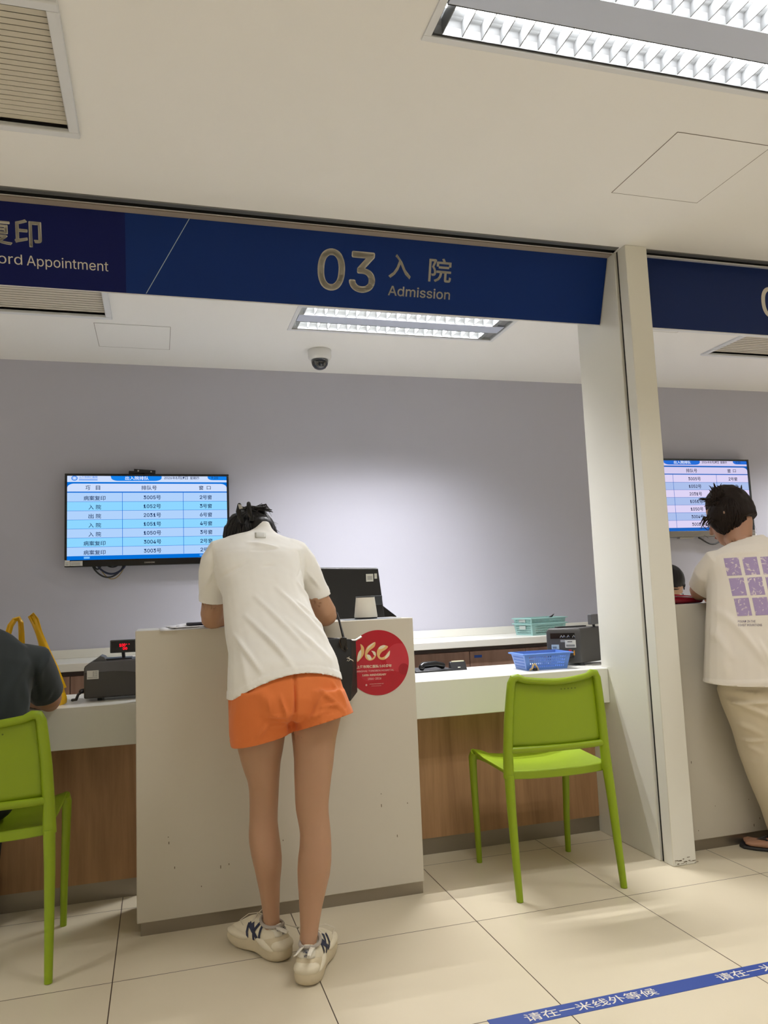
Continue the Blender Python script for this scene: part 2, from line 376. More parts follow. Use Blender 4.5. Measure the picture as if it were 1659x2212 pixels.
for i, (x, y, h) in enumerate(LIGHTS):
    lab = LLAB.get(i, 'louvred twin tube ceiling light out of view in the hall' if h else 'louvred twin tube ceiling light out of view behind the counters')
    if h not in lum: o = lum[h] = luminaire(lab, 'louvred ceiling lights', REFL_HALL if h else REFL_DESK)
    else: o = copy_tree(lum[h]); o['label'] = lab; o['group'] = 'louvred ceiling lights'
    o.location = (x, y, CZ); area('tube_glow', x, y, h, FRONT_W if i == 0 else None)

def vent(loc, a, b, n, lean, label):
    x, y = loc; t = thing('air_vent', (x, y, CZ), label, 'air vent', 'ceiling air vents'); fw = .032
    mb = MB()
    for p, q in (((0, 0), (a, fw)), ((0, b-fw), (a, b)), ((0, fw), (fw, b-fw)), ((a-fw, fw), (a, b-fw))): mb.box((p[0], p[1], -.012), (q[0], q[1], .004), FRAMEW)
    mb.build('frame', t, world=False, bevel=.004)
    mb = MB(); mb.box((fw, fw, .045), (a-fw, b-fw, .05), DARKGAP); mb.build('duct', t, world=False, smooth=0)
    for k in range(n):
        yy = fw+.004+(b-2*fw-.008)*(k+.5)/n; hw = (b-2*fw)/n*.34
        mb = MB(); X = M.Translation((0, yy, .012)) @ M.Rotation(lean, 4, 'X')
        mb.box((fw+.001, -hw, -.0012), (a-fw-.001, hw, .0012), SLAT, X); mb.build('slat', t, world=False, smooth=0)
    return t
vent(VENTS[0][:2], .62, .587, 22, radians(-12), 'slatted ceiling air vent at the top left corner, cut by the frame')
vent(VENTS[1][:2], .62, .583, 17, radians(-3), 'slatted white ceiling air vent just below the left blue sign')
vent(VENTS[2][:2], .62, .587, 17, radians(-3), 'slatted ceiling air vent below the right blue sign, beyond the pillar')

def hatch(x0, y0, x1, y1, label):
    t = thing('access_panel', ((x0+x1)/2, (y0+y1)/2, CZ), label, 'access panel', 'ceiling access panels')
    mb = MB(); e = .0022
    for a, b in (((x0, y0), (x1, y0+e)), ((x0, y1-e), (x1, y1)), ((x0, y0), (x0+e, y1)), ((x1-e, y0), (x1, y1))):
        mb.box((a[0], a[1], CZ-.0012), (b[0], b[1], CZ-.0004), mat('hatch joint', (118, 110, 102), .8))
    mb.build('joint', t, smooth=0)
    mb = MB(); mb.box((x0+e, y0+e, CZ-.001), (x1-e, y1-e, CZ-.0003), CEIL); mb.build('cover', t, smooth=0)
hatch(1.682, 2.056, 2.07, 2.456, 'square access panel joint in the hall ceiling at right, near the pillar top')
hatch(-.321, 4.228, .073, 4.618, 'square access panel joint in the ceiling above the left screen')
hatch(2.62, 3.43, 3.0, 3.83, 'access panel joint in the ceiling right of the pillar, partly hidden by the sign')

t = thing('dome_camera', (.95, 4.494, CZ), 'white dome security camera on the ceiling below the admission sign', 'security camera')
c = (.95, 4.494, CZ)
mb = MB(); mb.lathe([(.0, 0), (.070, 0), (.072, -.004), (.071, -.048), (.060, -.062), (.0, -.062)], c, mat('camera white', (224, 224, 222), .4)); mb.build('housing', t)
mb = MB(); mb.lathe([(.052, -.06), (.052, -.075), (.046, -.095), (.034, -.111), (.018, -.119), (.0, -.121)], c, mat('smoked dome', (42, 44, 48), .08, spec=.8, coat=.5)); mb.build('dome', t)
mb = MB(); mb.lathe([(.0, -.02), (.018, -.02), (.018, 0), (.0, 0)], (.95, 4.448, CZ-.085), BLACKM, 16, M.Rotation(radians(60), 3, 'X')); mb.build('lens', t)

# ------------------------------------------------------------------ sign boards (leaning back towards the bottom)
ST, SBt = V((0, 2.972, 2.6385)), V((0, 3.071, 2.358))
SV = (ST-SBt).normalized(); SN = V((1, 0, 0)).cross(SV).normalized()      # up along the board, outward normal
def sp(x, v, e=0): return V((x, SBt.y, SBt.z))+SV*v-(SN*e if SN.y > 0 else -SN*e)
SN_OUT = -SN if SN.y > 0 else SN
def spx(px, py): p = onplane(px, py, SBt, SN); return p.x, (p-SBt).dot(SV)
SH = (ST-SBt).length
def slab(mb, x0, x1, v0, v1, e0, e1, m, slant=0):
    q = lambda x, v, e: V((x, SBt.y, SBt.z))+SV*v+SN_OUT*e
    mb.prism([q(x0, v0, e0), q(x1, v0, e0), q(x1+slant, v1, e0), q(x0+slant, v1, e0)], SN_OUT*(e1-e0), m)
def stext(mb, body, l, r, tp, bt, m=LETTER, bold=0, fat=0):
    x0 = spx(*l)[0]; x1 = spx(*r)[0]; v1 = spx(*tp)[1]; v0 = spx(*bt)[1]
    q = lambda x, v: V((x, SBt.y, SBt.z))+SV*v+SN_OUT*.0012
    for dx, dv in ([(0, 0)] if not fat else [(0, 0), (fat, 0), (-fat, 0), (0, fat), (0, -fat), (fat*.7, fat*.7), (-fat*.7, fat*.7), (fat*.7, -fat*.7), (-fat*.7, -fat*.7)]):
        mb.text(body, q(x0+fat+dx, v0+fat+dv), q(x1-fat+dx, v0+fat+dv), q(x0+fat+dx, v1-fat+dv), m, bold)
XD = spx(271, 540)[0]
t = thing('sign_board', (1.0, 3.0, 2.36), 'long royal blue overhead sign reading 03 Admission with Chinese characters', 'sign', 'overhead counter signs')
mb = MB(); slab(mb, XD, 1.987, 0, SH, -.02, 0, SIGN1); mb.build('board', t, smooth=0)
mb = MB(); slab(mb, XD, 1.99, -.004, 0, -.02, .001, FRAMEW); mb.build('bottom_edge', t, smooth=0)
mb = MB(); stext(mb, '03', (686, 580), (811, 588), (720, 537), (720, 628), fat=.0045); mb.build('number', t, smooth=0)
mb = MB(); stext(mb, '入', (840, 577), (888, 580), (866, 550), (866, 602), fat=.0013); mb.build('chinese_lettering', t, smooth=0); mb = MB(); stext(mb, '院', (926, 585), (975, 588), (950, 558), (950, 610), fat=.0013); mb.build('chinese_lettering', t, smooth=0)
mb = MB(); stext(mb, 'Admission', (838, 630), (972, 638), (850, 617), (850, 639), fat=.0008); mb.build('english_lettering', t, smooth=0)
mb = MB(); a, b = spx(409, 471), spx(315, 634); q = lambda x, v: V((x, SBt.y, SBt.z))+SV*v+SN_OUT*.001
mb.quad(q(a[0], a[1]), q(a[0]+.0028, a[1]), q(b[0]+.0028, max(0, b[1])), q(b[0], max(0, b[1])), mat('pale line', (170, 190, 200), .5)); mb.build('accent_line', t, smooth=0)
t = thing('sign_board', (-1.3, 3.0, 2.36), 'darker navy overhead sign at the left edge reading Record Appointment', 'sign', 'overhead counter signs')
mb = MB(); slab(mb, -3.2, XD, 0, SH, -.02, .0004, SIGN0); mb.build('board', t, smooth=0)
mb = MB(); slab(mb, -3.2, XD, -.004, 0, -.02, .001, FRAMEW); mb.build('bottom_edge', t, smooth=0)
mb = MB(); stext(mb, '印', (31, 505), (90, 508), (55, 474), (64, 534), fat=.0018); mb.build('chinese_lettering', t, smooth=0); mb = MB(); stext(mb, '复', (-40, 500), (26, 503), (12, 472), (20, 530), fat=.0018); mb.build('chinese_lettering', t, smooth=0)
mb = MB(); stext(mb, 'Appointment', (58, 570), (234, 577), (68, 552), (83, 581)); mb.build('english_lettering', t, smooth=0); mb = MB(); stext(mb, 'Record', (-68, 560), (48, 562), (43, 550), (43, 572)); mb.build('english_lettering', t, smooth=0)
# the right bay's board hangs straight, nearer the slot
t = thing('sign_board', (3.4, 2.92, 2.31), 'deep blue overhead sign right of the pillar with a single 0 at the frame edge', 'sign', 'overhead counter signs')
mb = MB(); mb.box((2.109, 2.925, 2.304), (5.6, 2.945, 2.636), SIGN2); mb.build('board', t, smooth=0)
mb = MB(); mb.box((2.109, 2.923, 2.300), (5.6, 2.945, 2.304), FRAMEW); mb.build('bottom_edge', t, smooth=0)
a = at(1645, 655, 2.924); tp = at(1660, 620, 2.924).z; bt = at(1660, 687, 2.924).z
mb = MB(); mb.text('0', (a.x, 2.9238, bt), (a.x+.115, 2.9238, bt), (a.x, 2.9238, tp), LETTER, .004); mb.build('number', t, smooth=0)
# taupe soffit strip between the slot and the leaning boards
mb = MB(); mb.box((X0, 2.936, CZ-.006), (1.988, 3.02, CZ-.001), TAUPE); struct(mb, 'trim_5', smooth=0)

# ------------------------------------------------------------------ counters and desks
def high_counter(x0, x1, label):
    t = thing('service_counter', ((x0+x1)/2, 3.1, 0), label, 'counter', 'tall white service counters')
    mb = MB(); mb.box((x0, 2.962, .045), (x1, 3.26, 1.05), WHITE); mb.build('body', t, bevel=.003)
    mb = MB(); mb.box((x0+.012, 2.970, 0), (x1-.004, 3.25, .045), STEEL); mb.build('plinth', t, smooth=0)
    mb = MB()
    for k in range(14): x = random.uniform(x0+.05, x1-.05); z = random.uniform(.06, .4); mb.box((x, 2.9612, z), (x+.003, 2.9616, z+random.uniform(.002, .012)), mat('grime', (120, 108, 90), .9))
    mb.build('scuff_mark', t, smooth=0)
high_counter(-.083, .970, 'tall white service counter with the round red sticker, woman leaning on it')
high_counter(2.106, 3.16, 'tall white service counter right of the pillar, woman in printed tee leaning on it')
def low_desk(x0, x1, label, end=None):
    t = thing('service_desk', ((x0+x1)/2, 3.35, 0), label, 'desk', 'low wood fronted service desks')
    mb = MB(); mb.box((x0, 3.216, .612), (x1, 3.575, .769), WORKTOP); mb.build('worktop', t, bevel=.003)
    mb = MB(); mb.box((x0, 3.378, .07), (x1, 3.396, .612), OAK); mb.build('front_panel', t, smooth=0)
    mb = MB(); mb.box((x0, 3.384, 0), (x1, 3.396, .07), STEEL); mb.build('plinth', t, smooth=0)
low_desk(-1.9, -.084, 'low service desk with wood front at left, grey banknote counter on its white top')
low_desk(.971, 1.9895, 'low service desk with wood front behind the empty green chair')
t = thing('clerk_desk', (.5, 3.8, 0), 'white rear clerk desk behind the service counters', 'desk')
mb = MB(); mb.box((-1.9, 3.58, .69), (3.4, 4.05, .735), WORKTOP); mb.build('worktop', t, bevel=.003)
for x in (-1.88, 1.0, 3.36):
    mb = MB(); mb.box((x, 3.6, 0), (x+.03, 4.03, .69), WHITE); mb.build('leg', t, smooth=0)
t = thing('clerk_desk', (2.6, 3.4, 0), 'white inner ledge beside the pillar, behind the right counter', 'desk')
mb = MB(); mb.box((1.992, 3.278, .66), (3.3, 3.575, .769), WORKTOP); mb.build('worktop', t, bevel=.003)
mb = MB(); mb.box((2.2, 3.4, 0), (2.24, 3.55, .66), WHITE); mb.build('leg', t, smooth=0)
# back cabinets
t = thing('back_worktop', (.9, 4.7, .8), 'long white worktop with upstand along the back wall', 'worktop')
mb = MB(); mb.box((-2.4, 4.45, .812), (3.6, 4.945, .855), WORKTOP); mb.build('slab', t, bevel=.003)
mb = MB(); mb.box((-2.4, 4.93, .855), (3.6, 4.948, .905), WORKTOP); mb.build('upstand', t, bevel=.002)
mb = MB(); mb.box((-2.39, 4.475, .79), (3.59, 4.90, .812), mat('dark brown rail', (60, 48, 44), .6)); mb.build('rail', t, smooth=0)  # dark brown rail set back under the slab
seams = [-2.36, -1.92, -1.42, -.94, -.456, .02, .47, .92, 1.37, 1.823, 2.2, 2.68, 3.14, 3.56]
CLAB = {4: 'walnut cupboard right of the yellow bag, below the back worktop', 8: 'walnut back cupboard behind the desk telephone', 9: 'walnut back cupboard with a blue label behind the blue basket', 3: 'walnut back cupboard with blue label, behind the yellow bag'}
for i in range(len(seams)-1):
    a, b = seams[i], seams[i+1]
    t = thing('cupboard', ((a+b)/2, 4.7, 0), CLAB.get(i, 'walnut back cupboard hidden behind the counters'), 'cupboard', 'walnut cupboards along the back wall')
    mb = MB(); mb.box((a+.001, 4.50, .06), (b-.001, 4.93, .789), WALNUT); mb.build('carcass', t, smooth=0)
    mb = MB(); mb.box((a+.002, 4.482, .06), (b-.002, 4.4995, .786), WALNUT); d = mb.build('door', t, bevel=.0015)
    if i in (3, 9):
        x = b-.09 if i == 3 else a+.03
        mb = MB(); mb.box((x, 4.4808, .745), (x+.05, 4.4816, .761), mat('blue label', (28, 78, 170), .5)); mb.build('name_label', d, smooth=0)
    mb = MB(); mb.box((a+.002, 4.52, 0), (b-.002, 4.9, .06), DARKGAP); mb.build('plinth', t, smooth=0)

# ------------------------------------------------------------------ screens
def screen_tv(x0, x1, z0, z1, label, tint, bezel_bottom, bracket, logo):
    yf = 4.885; W = x1-x0
    t = thing('wall_screen', ((x0+x1)/2, yf, z0), label, 'screen', 'queue display screens')
    b = .013; bb = bezel_bottom
    bz = BLACKM if bracket else mat('dark green grey bezel', (52, 58, 56), .35)
    mb = MB(); mb.box((x0, yf, z0), (x1, 4.93, z1), bz)
    fr = MB()
    for p, q in (((x0, z0), (x1, z0+bb)), ((x0, z1-b), (x1, z1)), ((x0, z0+bb), (x0+b, z1-b)), ((x1-b, z0+bb), (x1, z1-b))):
        mt = bz if (bracket or q[1] > z0+bb+.001) else mat('grey bezel bar', (150, 146, 140), .35, metal=.5)
        fr.box((p[0], yf-.012, p[1]), (q[0], yf, q[1]), mt)
    mb.build('casing', t, bevel=.004); fr.build('bezel', t, bevel=.002)
    sx0, sx1, sz0, sz1 = x0+b, x1-b, z0+bb, z1-b; sw, sh = sx1-sx0, sz1-sz0
    ca, cb, cw, cd, ct = tint
    e = lambda c, s=1: emission('screen %d %d %d' % c, c, s)
    S = MB()
    def P(u, v, d): return V((sx0+u*sw, yf-.001-d*.0004, sz1-v*sh))
    def R(u0, v0, u1, v1, c, d): S.quad(P(u0, v1, d), P(u1, v1, d), P(u1, v0, d), P(u0, v0, d), e(c))
    def poly(pts, c, d): S.add([P(u, v, d) for u, v in pts], [list(range(len(pts)))], e(c))
    def T(s, uc, vc, wd, ht, c=ct, d=5, bold=.01): S.text(s, P(uc-wd/2, vc+ht/2, d), P(uc+wd/2, vc+ht/2, d), P(uc-wd/2, vc-ht/2, d), e(c), bold)
    R(0, 0, 1, 1, cd, 0); R(0, 0, 1, .072, cw, 1)
    arc = lambda cu, cv, ru, rv, a0, a1: [(cu+ru*cos(radians(a0+(a1-a0)*k/8)), cv+rv*sin(radians(a0+(a1-a0)*k/8))) for k in range(9)]
    poly([(0, .187), (1, .187)]+arc(.96, .092+.05, .04, .05, 0, -90)+arc(.04, .092+.05, .04, .05, -90, -180), cw, 1)
    for k in range(7):
        v0 = .201+k*.1078; R(0, v0, 1, min(v0+.1078, .952), ca if k % 2 == 0 else cb, 1)
        if k: R(0, v0-.002, 1, v0+.002, cd, 2)
    R(.332, .201, .335, .95, cd, 2); R(.714, .201, .717, .95, cd, 2)
    cblob = (20, 130, 235) if bracket else (40, 110, 215)
    poly([(.262, 0), (.58, 0)]+arc(.535, .02, .045, .038, 10, 90)+arc(.31, .02, .045, .038, 90, 170), cblob, 2)
    poly([(.876, 0), (1, 0), (1, .046)]+arc(.91, .012, .034, .034, 90, 180), cblob, 2)
    T('出入院排队', .425, .024, .147, .046, (240, 248, 255)); T('2026年8月27日 星期四', .708, .020, .228, .036); T('9:20', .922, .017, .044, .028)
    poly([(.043+.019*cos(k*pi/12), .027+.03*sin(k*pi/12)) for k in range(24)], cblob, 2)
    for k in range(6): a = k*pi/6; S.quad(P(.043+.014*cos(a), .027+.022*sin(a), 3), P(.043+.016*cos(a+.2), .027+.025*sin(a+.2), 3), P(.043-.014*cos(a), .027-.022*sin(a), 3), P(.043-.016*cos(a+.2), .027-.025*sin(a+.2), 3), e(cw))
    T('上海市同仁医院', .126, .014, .112, .026, cblob); R(.07, .036, .182, .041, cblob, 3); R(.07, .046, .182, .052, cblob, 3)
    T('项', .125, .142, .031, .056); T('目', .185, .142, .026, .052); T('排队号', .5, .142, .097, .056); T('窗', .833, .142, .028, .054); T('口', .882, .142, .026, .042)
    rows = [('病案复印', '3005号', '2号窗'), ('入院', '1052号', '3号窗'), ('出院', '2031号', '6号窗'), ('入院', '1051号', '4号窗'), ('入院', '1050号', '3号窗'), ('病案复印', '3004号', '2号窗'), ('病案复印', '3003号', '2号窗')]
    for k, (a, m_, c) in enumerate(rows):
        vc = .201+(k+.55)*.1078
        if len(a) == 2: T(a[0], .143, vc+.006, .031, .056); T(a[1], .188, vc+.006, .031, .056)
        else: T(a, .164, vc+.006, .132, .056)
        T(m_, .519, vc, .112, .054); T(c, .862, vc, .081, .054)
    T('请稍候', .84, .972, .05, .026, (120, 190, 250)); R(.10, .962, .135, .985, (120, 190, 250), 2)
    S.build('display', t, smooth=0)
    mb = MB(); xc = (x0+x1)/2; mb.text(logo, (xc-.03, yf-.0125, z0+.012), (xc+.03, yf-.0125, z0+.012), (xc-.03, yf-.0125, z0+.021), SILVER, .01); mb.build('badge', t, smooth=0)
    if bracket:
        mb = MB(); X = M.Translation((x0+.455, 4.9, z1+.012)) @ M.Rotation(radians(4), 4, 'Y')
        mb.box((-.065, -.03, -.006), (.06, .03, .014), BLACKP, X); mb.box((-.095, -.02, -.012), (.0, .04, .002), BLACKP, X); o = mb.build('bracket', t, bevel=.002)
        mb = MB()
        for dx in (-.04, .035): mb.box((dx-.004, -.0312, -.001), (dx+.004, -.0304, .008), SILVER, X)
        mb.build('screw', o, smooth=0)
        for xx, wv, hv in ((x0+.002, .028, .034), (x0+.032, .068, .028)):
            mb = MB(); mb.box((xx, yf-.0135, z0+.006), (xx+wv, yf-.0122, z0+.006+hv), STICK)
            for k in range(4): mb.box((xx+.004, yf-.0138, z0+.010+k*.005), (xx+wv*.8, yf-.0136, z0+.012+k*.005), mat('grey print', (140, 140, 140), .7))
            mb.build('asset_sticker', t, smooth=0)
        for k, (xa, xb, dz, mm, r) in enumerate(((x0+.15, x0+.33, .075, BLACKP, .005), (x0+.18, x0+.34, .055, mat('navy cable', (30, 40, 70), .5), .006), (x0+.19, x0+.335, .085, mat('tan cable', (140, 120, 70), .5), .003), (x0+.16, x0+.2, .025, BLACKP, .005), (x0+.23, x0+.3, .015, BLACKP, .004))):
            mb = MB(); mb.tube([(xa+(xb-xa)*i/14, 4.91, z0+.01-dz*sin(pi*i/14)**.7) for i in range(15)], r, mm, 8); mb.build('cable', t)
    else:
        mb = MB(); mb.box((x1-.05, yf-.01, z0-.018), (x1+.012, 4.92, z0+.012), STICK); mb.build('sensor_box', t, bevel=.002)
        mb = MB(); mb.tube([(x0+.55+.02*i, 4.905, z0-.008-.05*sin(pi*i/12)**1.2) for i in range(13)], .006, BLACKP, 8); mb.build('cable', t)
        mb = MB(); mb.box((x0+.38, 4.90, z0-.012), (x0+.5, 4.935, z0-.002), SILVER); mb.build('wall_mount', t, smooth=0)
screen_tv(-.530, .425, 1.386, 1.941, 'black queue screen left of the leaning woman, cables hanging below', ((176, 210, 252), (142, 214, 255), (206, 222, 252), (0, 110, 215), (26, 52, 96)), .040, True, 'CHANGHONG')
screen_tv(3.335, 4.372, 1.492, 2.078, 'grey framed queue screen behind the woman at right', ((222, 212, 245), (172, 192, 236), (214, 206, 240), (30, 100, 190), (40, 44, 70)), .042, False, 'CHANGHONG')
# ------------------------------------------------------------------ green chairs
def green_chair(label):
    t = thing('plastic_chair', (0, 0, 0), label, 'chair', 'lime green plastic chairs')
    seat = MB(); nx, ny = 12, 12; top = []; bot = []
    for j in range(ny+1):
        for i in range(nx+1):
            u = -1+2*i/nx; v = j/ny; hw = .212+.012*v; y = -.168+.392*v
            z = .447+.022*abs(u)**2.5*(.4+.6*v)-.012*(1-u*u)*sin(pi*v)+(.012*max(0, v-.6)/.4 if abs(u) > .8 else 0)-(.02*((v-.93)/.07)**2 if v > .93 else 0)
            top.append((u*hw, y, z)); bot.append((u*hw*.97, y, z-.02-(.014 if j in (0, ny) else 0)))
    n1 = nx+1; N = n1*(ny+1); f = []
    for j in range(ny):
        for i in range(nx):
            a = j*n1+i; f.append((a, a+1, a+n1+1, a+n1)); f.append((N+a, N+a+n1, N+a+n1+1, N+a+1))
    for i in range(nx): f.append((i, N+i, N+i+1, i+1)); b = ny*n1+i; f.append((b, b+1, N+b+1, N+b))
    for j in range(ny): a = j*n1; f.append((a, a+n1, N+a+n1, N+a)); b = a+nx; f.append((b, N+b, N+b+n1, b+n1))
    seat.add(top+bot, f, GREEN); seat.build('seat', t, world=False, smooth=50, bevel=.005, seg=2)
    for s in (-1, 1):
        mb = MB(); mb.tube([(s*.212, -.232, .0), (s*.211, -.212, .15), (s*.209, -.192, .32), (s*.205, -.178, .44)], [.0145, .017, .02, .022], GREEN, 14, flat=.85, ends=False); mb.build('leg', t, world=False)
        mb = MB(); mb.tube([(s*.205, .222, .0), (s*.208, .222, .16), (s*.214, .216, .34), (s*.217, .208, .44), (s*.216, .19, .465)], [.0135, .0155, .018, .02, .016], GREEN, 14, flat=.85, ends=False); mb.build('leg', t, world=False)
    fr = MB()                                       # one bent rail: posts and dipping top
    bow = lambda u: -.030*(1-u*u)
    path = [(-.206, -.176, .43), (-.203, -.172, .52), (-.196, -.178, .64), (-.186, -.186, .74), (-.1805, -.19, .785), (-.172, -.1925, .803), (-.155, -.196, .806)]
    mid = [(u*.176, -.19+bow(u), .784+.019*abs(u)**1.6) for u in (-.75, -.6, -.4, -.2, 0, .2, .4, .6, .75)]
    pts = path+mid+[(-x, y, z) for x, y, z in path[::-1]]
    rr = [.021, .019, .018, .017, .0165, .016, .0145]+[.0125]*9+[.0145, .016, .0165, .017, .018, .019, .021]
    fr.tube(pts, rr, GREEN, 14, up=(0, 1, 0), ends=False); fr.build('back_frame', t, world=False)
    rl = MB(); rl.tube([(u*.2, -.176+bow(u)*.8, .532) for u in [-1+k/6 for k in range(13)]], .013, GREEN, 12, flat=.75, up=(0, 1, 0), ends=False); rl.build('lower_rail', t, world=False)
    bk = MB(); nx, nz = 16, 10; vs = []
    for j in range(nz+1):
        for i in range(nx+1):
            u = -1+2*i/nx; v = j/nz; hw = .2-.022*v**1.5; zt = .786+.016*abs(u)**1.6
            vs.append((u*hw, -.168-.016*v+bow(u)*.9, .535+(zt-.535)*v))
    bk.add(vs, [(j*(nx+1)+i, j*(nx+1)+i+1, (j+1)*(nx+1)+i+1, (j+1)*(nx+1)+i) for j in range(nz) for i in range(nx)], GREEN)
    b = bk.build('backrest', t, world=False, solid=.008)
    mb = MB(); mb.text('• • • • •', (.01, -.2185, .752), (.075, -.2165, .752), (.01, -.2185, .757), mat('dark green mark', (88, 104, 10), .6)); mb.build('moulded_mark', b, world=False, smooth=0)
    return t
ch = green_chair('empty lime green plastic chair before the low desk, beside the pillar')
ch.location = (1.492, 2.972, 0); ch.rotation_euler = (0, 0, -.055)
c2 = copy_tree(ch); c2['label'] = 'lime green plastic chair at the left edge with the man in dark tee'; c2['group'] = 'lime green plastic chairs'
c2.location = (-.548, 2.955, 0); c2.rotation_euler = (0, 0, .0)

# ------------------------------------------------------------------ things on the counters
def counter_machine(x0, y0, wd, dp, z0, label, rear, rz=0):
    t = thing('banknote_counter', (x0, y0, z0), label, 'money counter', 'grey banknote counters', rz)
    h = .155
    mb = MB(); prof = [(0, .012), (wd, .012), (wd, h*.86), (wd-.03, h+.004), (.028, h), (.004, h*.9), (0, h*.84)]
    mb.prism([(x, 0, z) for x, z in prof], (0, dp, 0), DGREY); mb.build('body', t, world=False, bevel=.006)
    arc = [(.004, h*.74)]+[(wd*k/10, h*.74-(h*.16)*max(0, (k-4)/6)**2) for k in range(1, 11)]
    mb = MB(); mb.prism([(x, -.0015, z) for x, z in arc]+[(wd, -.0015, h*.86), (wd-.03, -.0015, h), (.028, -.0015, h-.003), (.005, -.0015, h*.88)], (0, .004, 0), MGREY); mb.build('upper_shell', t, world=False, bevel=.001)
    mb = MB(); mb.prism([(.03, .02, h), (.06, .02, h+.022), (.075, .02, h+.016), (.085, .02, h)], (0, dp-.04, 0), MGREY); mb.box((.06, .03, h), (wd*.7, dp-.03, h+.008), BLACKP); mb.build('note_hopper', t, world=False, bevel=.002)
    for x in (.05, wd-.05):
        for y in (.02, dp-.03):
            mb = MB(); mb.box((x, y, 0), (x+.018, y+.018, .012), BLACKP); mb.build('foot', t, world=False, smooth=0)
    return t
mx, my, mz = -.291, 3.36, .769
t = counter_machine(mx, my, .26, .17, mz, 'dark grey banknote counter with red LED display on the left desk', False)
mb = MB(); mb.box((.012, -.003, .088), (.046+.01, -.0016, .122), STICK); st = mb.build('sticker', t, world=False, smooth=0)
mb = MB()
for k in range(3): mb.text('清分机', (.033, -.0034, .113-k*.007), (.052, -.0034, .113-k*.007), (.033, -.0034, .118-k*.007), INK)
for k in range(2): mb.box((.015, -.0034, .092+k*.003), (.052, -.0032, .0932+k*.003), mat('grey print', (140, 140, 140), .7))
mb.build('sticker_print', st, world=False, smooth=0)
d = MB(); X = M.Translation((.148, .05, .21)) @ M.Rotation(radians(-4), 4, 'Z'); d.box((-.051, -.01, -.026), (.051, .012, .026), mat('display casing', (62, 66, 66), .45), X); dd = d.build('display', t, world=False, bevel=.003)
mb = MB(); mb.box((-.046, -.0108, -.021), (.046, -.0101, .021), BLACKM, X); mb.build('display_window', dd, world=False, smooth=0)
mb = MB(); LED = emission('red LED', (255, 20, 40), 1.6)
mb.text('100', X @ V((-.014, -.0115, -.002)), X @ V((.010, -.0115, -.002)), X @ V((-.014, -.0115, .011)), LED, .03); mb.text('- -', X @ V((.012, -.0115, .006)), X @ V((.026, -.0115, .006)), X @ V((.012, -.0115, .009)), LED, .03)
mb.text('00', X @ V((-.001, -.0115, -.015)), X @ V((.017, -.0115, -.015)), X @ V((-.001, -.0115, -.004)), LED, .03); mb.build('led_digits', dd, world=False, smooth=0)
mb = MB(); mb.tube([(.148, .05, .186), (.15, .055, .155)], .007, BLACKP, 8); mb.build('display_stem', t, world=False)
mb = MB(); mb.tube([(-.045, .03, .008), (-.03, .02, .01), (-.022, .015, .03), (-.005, .02, .042), (.01, .03, .044)], .006, BLACKP, 8); mb.build('power_cord', t, world=False)
mb = MB(); mb.tube([(-.012, .0185, .041), (.006, .028, .044)], .009, BLACKP, 8); mb.build('plug', t, world=False)
# right machine, seen from its rear corner
t = thing('banknote_counter', (1.9, 3.45, .769), 'dark grey banknote counter behind the blue basket, red switch on its back', 'money counter', 'grey banknote counters')
A, B, Cc = V((1.835, 3.505, 0)), V((1.962, 3.395, 0)), V((2.16, 3.475, 0)); D = A+Cc-B; zb, h = .781, .168
mb = MB(); poly = lambda z, k=0: [p+(( (A+Cc)/2-p)*k)+V((0, 0, z)) for p in (A, B, Cc, D)]
mb.loft([poly(zb), poly(zb+h*.9), poly(zb+h, .08)], DGREY); mb.build('body', t, bevel=.005)
ex, ez = (B-A), V((0, 0, 1)); en = V((ex.y, -ex.x, 0)).normalized()
def rp(u, z, e): return A+ex*u+V((0, 0, zb+z*h))+en*e
def rpanel(mb, u0, u1, z0, z1, m, e=.001, th=.002): mb.prism([rp(u0, z0, e-th), rp(u1, z0, e-th), rp(u1, z1, e-th), rp(u0, z1, e-th)], en*th, m)
mb = MB(); rpanel(mb, .13, .84, .70, .86, BLACKM); o = mb.build('rear_slot', t, smooth=0)
mb = MB()
for u in (.42, .5, .62, .78): mb.tube([rp(u, .74, .003), rp(u+.04, .80, .004), rp(u+.06, .75, .003)], .0018, SILVER, 6)
mb.build('wiring', o)
mb = MB(); rpanel(mb, .15, .37, .40, .53, mat('pale blue sticker', (186, 206, 214), .6), .0015); rpanel(mb, .55, .86, .44, .66, STICK, .0015); rpanel(mb, .42, .56, .60, .67, mat('grey sticker', (160, 160, 160), .6), .0013)
rpanel(mb, .58, .83, .47, .53, mat('grey print', (140, 140, 140), .7), .0022); rpanel(mb, .62, .76, .60, .62, INK, .0022); rpanel(mb, .18, .30, .43, .45, INK, .0022); rpanel(mb, .18, .30, .47, .48, INK, .0022)
mb.build('sticker', t, smooth=0)
mb = MB(); rpanel(mb, .65, .72, .30, .38, mat('red rocker', (200, 30, 40), .35), .004, .005); mb.build('power_switch', t, smooth=0)
mb = MB(); rpanel(mb, .78, .81, .22, .36, mat('orange strip', (220, 150, 40), .5), .002); mb.build('seal', t, smooth=0)
mb = MB(); mb.tube([rp(.74, .18, .0), rp(.66, .16, .03), rp(.52, .06, .045), rp(.46, -.02, .04)], .008, BLACKP, 8); mb.build('power_cord', t)
mb = MB(); mb.box((1.90, 3.5, zb+h), (2.06, 3.53, zb+h+.006), BLACKP); mb.build('note_hopper', t, bevel=.001)
mb = MB(); X = M.Translation((2.072, 3.45, .985)) @ M.Rotation(radians(28), 4, 'Z'); mb.box((-.035, -.011, -.025), (.035, .011, .026), MGREY, X); mb.build('display', t, bevel=.003)
mb = MB(); mb.tube([(2.072, 3.452, .962), (2.078, 3.455, .945)], .007, BLACKP, 8); mb.build('display_stem', t)
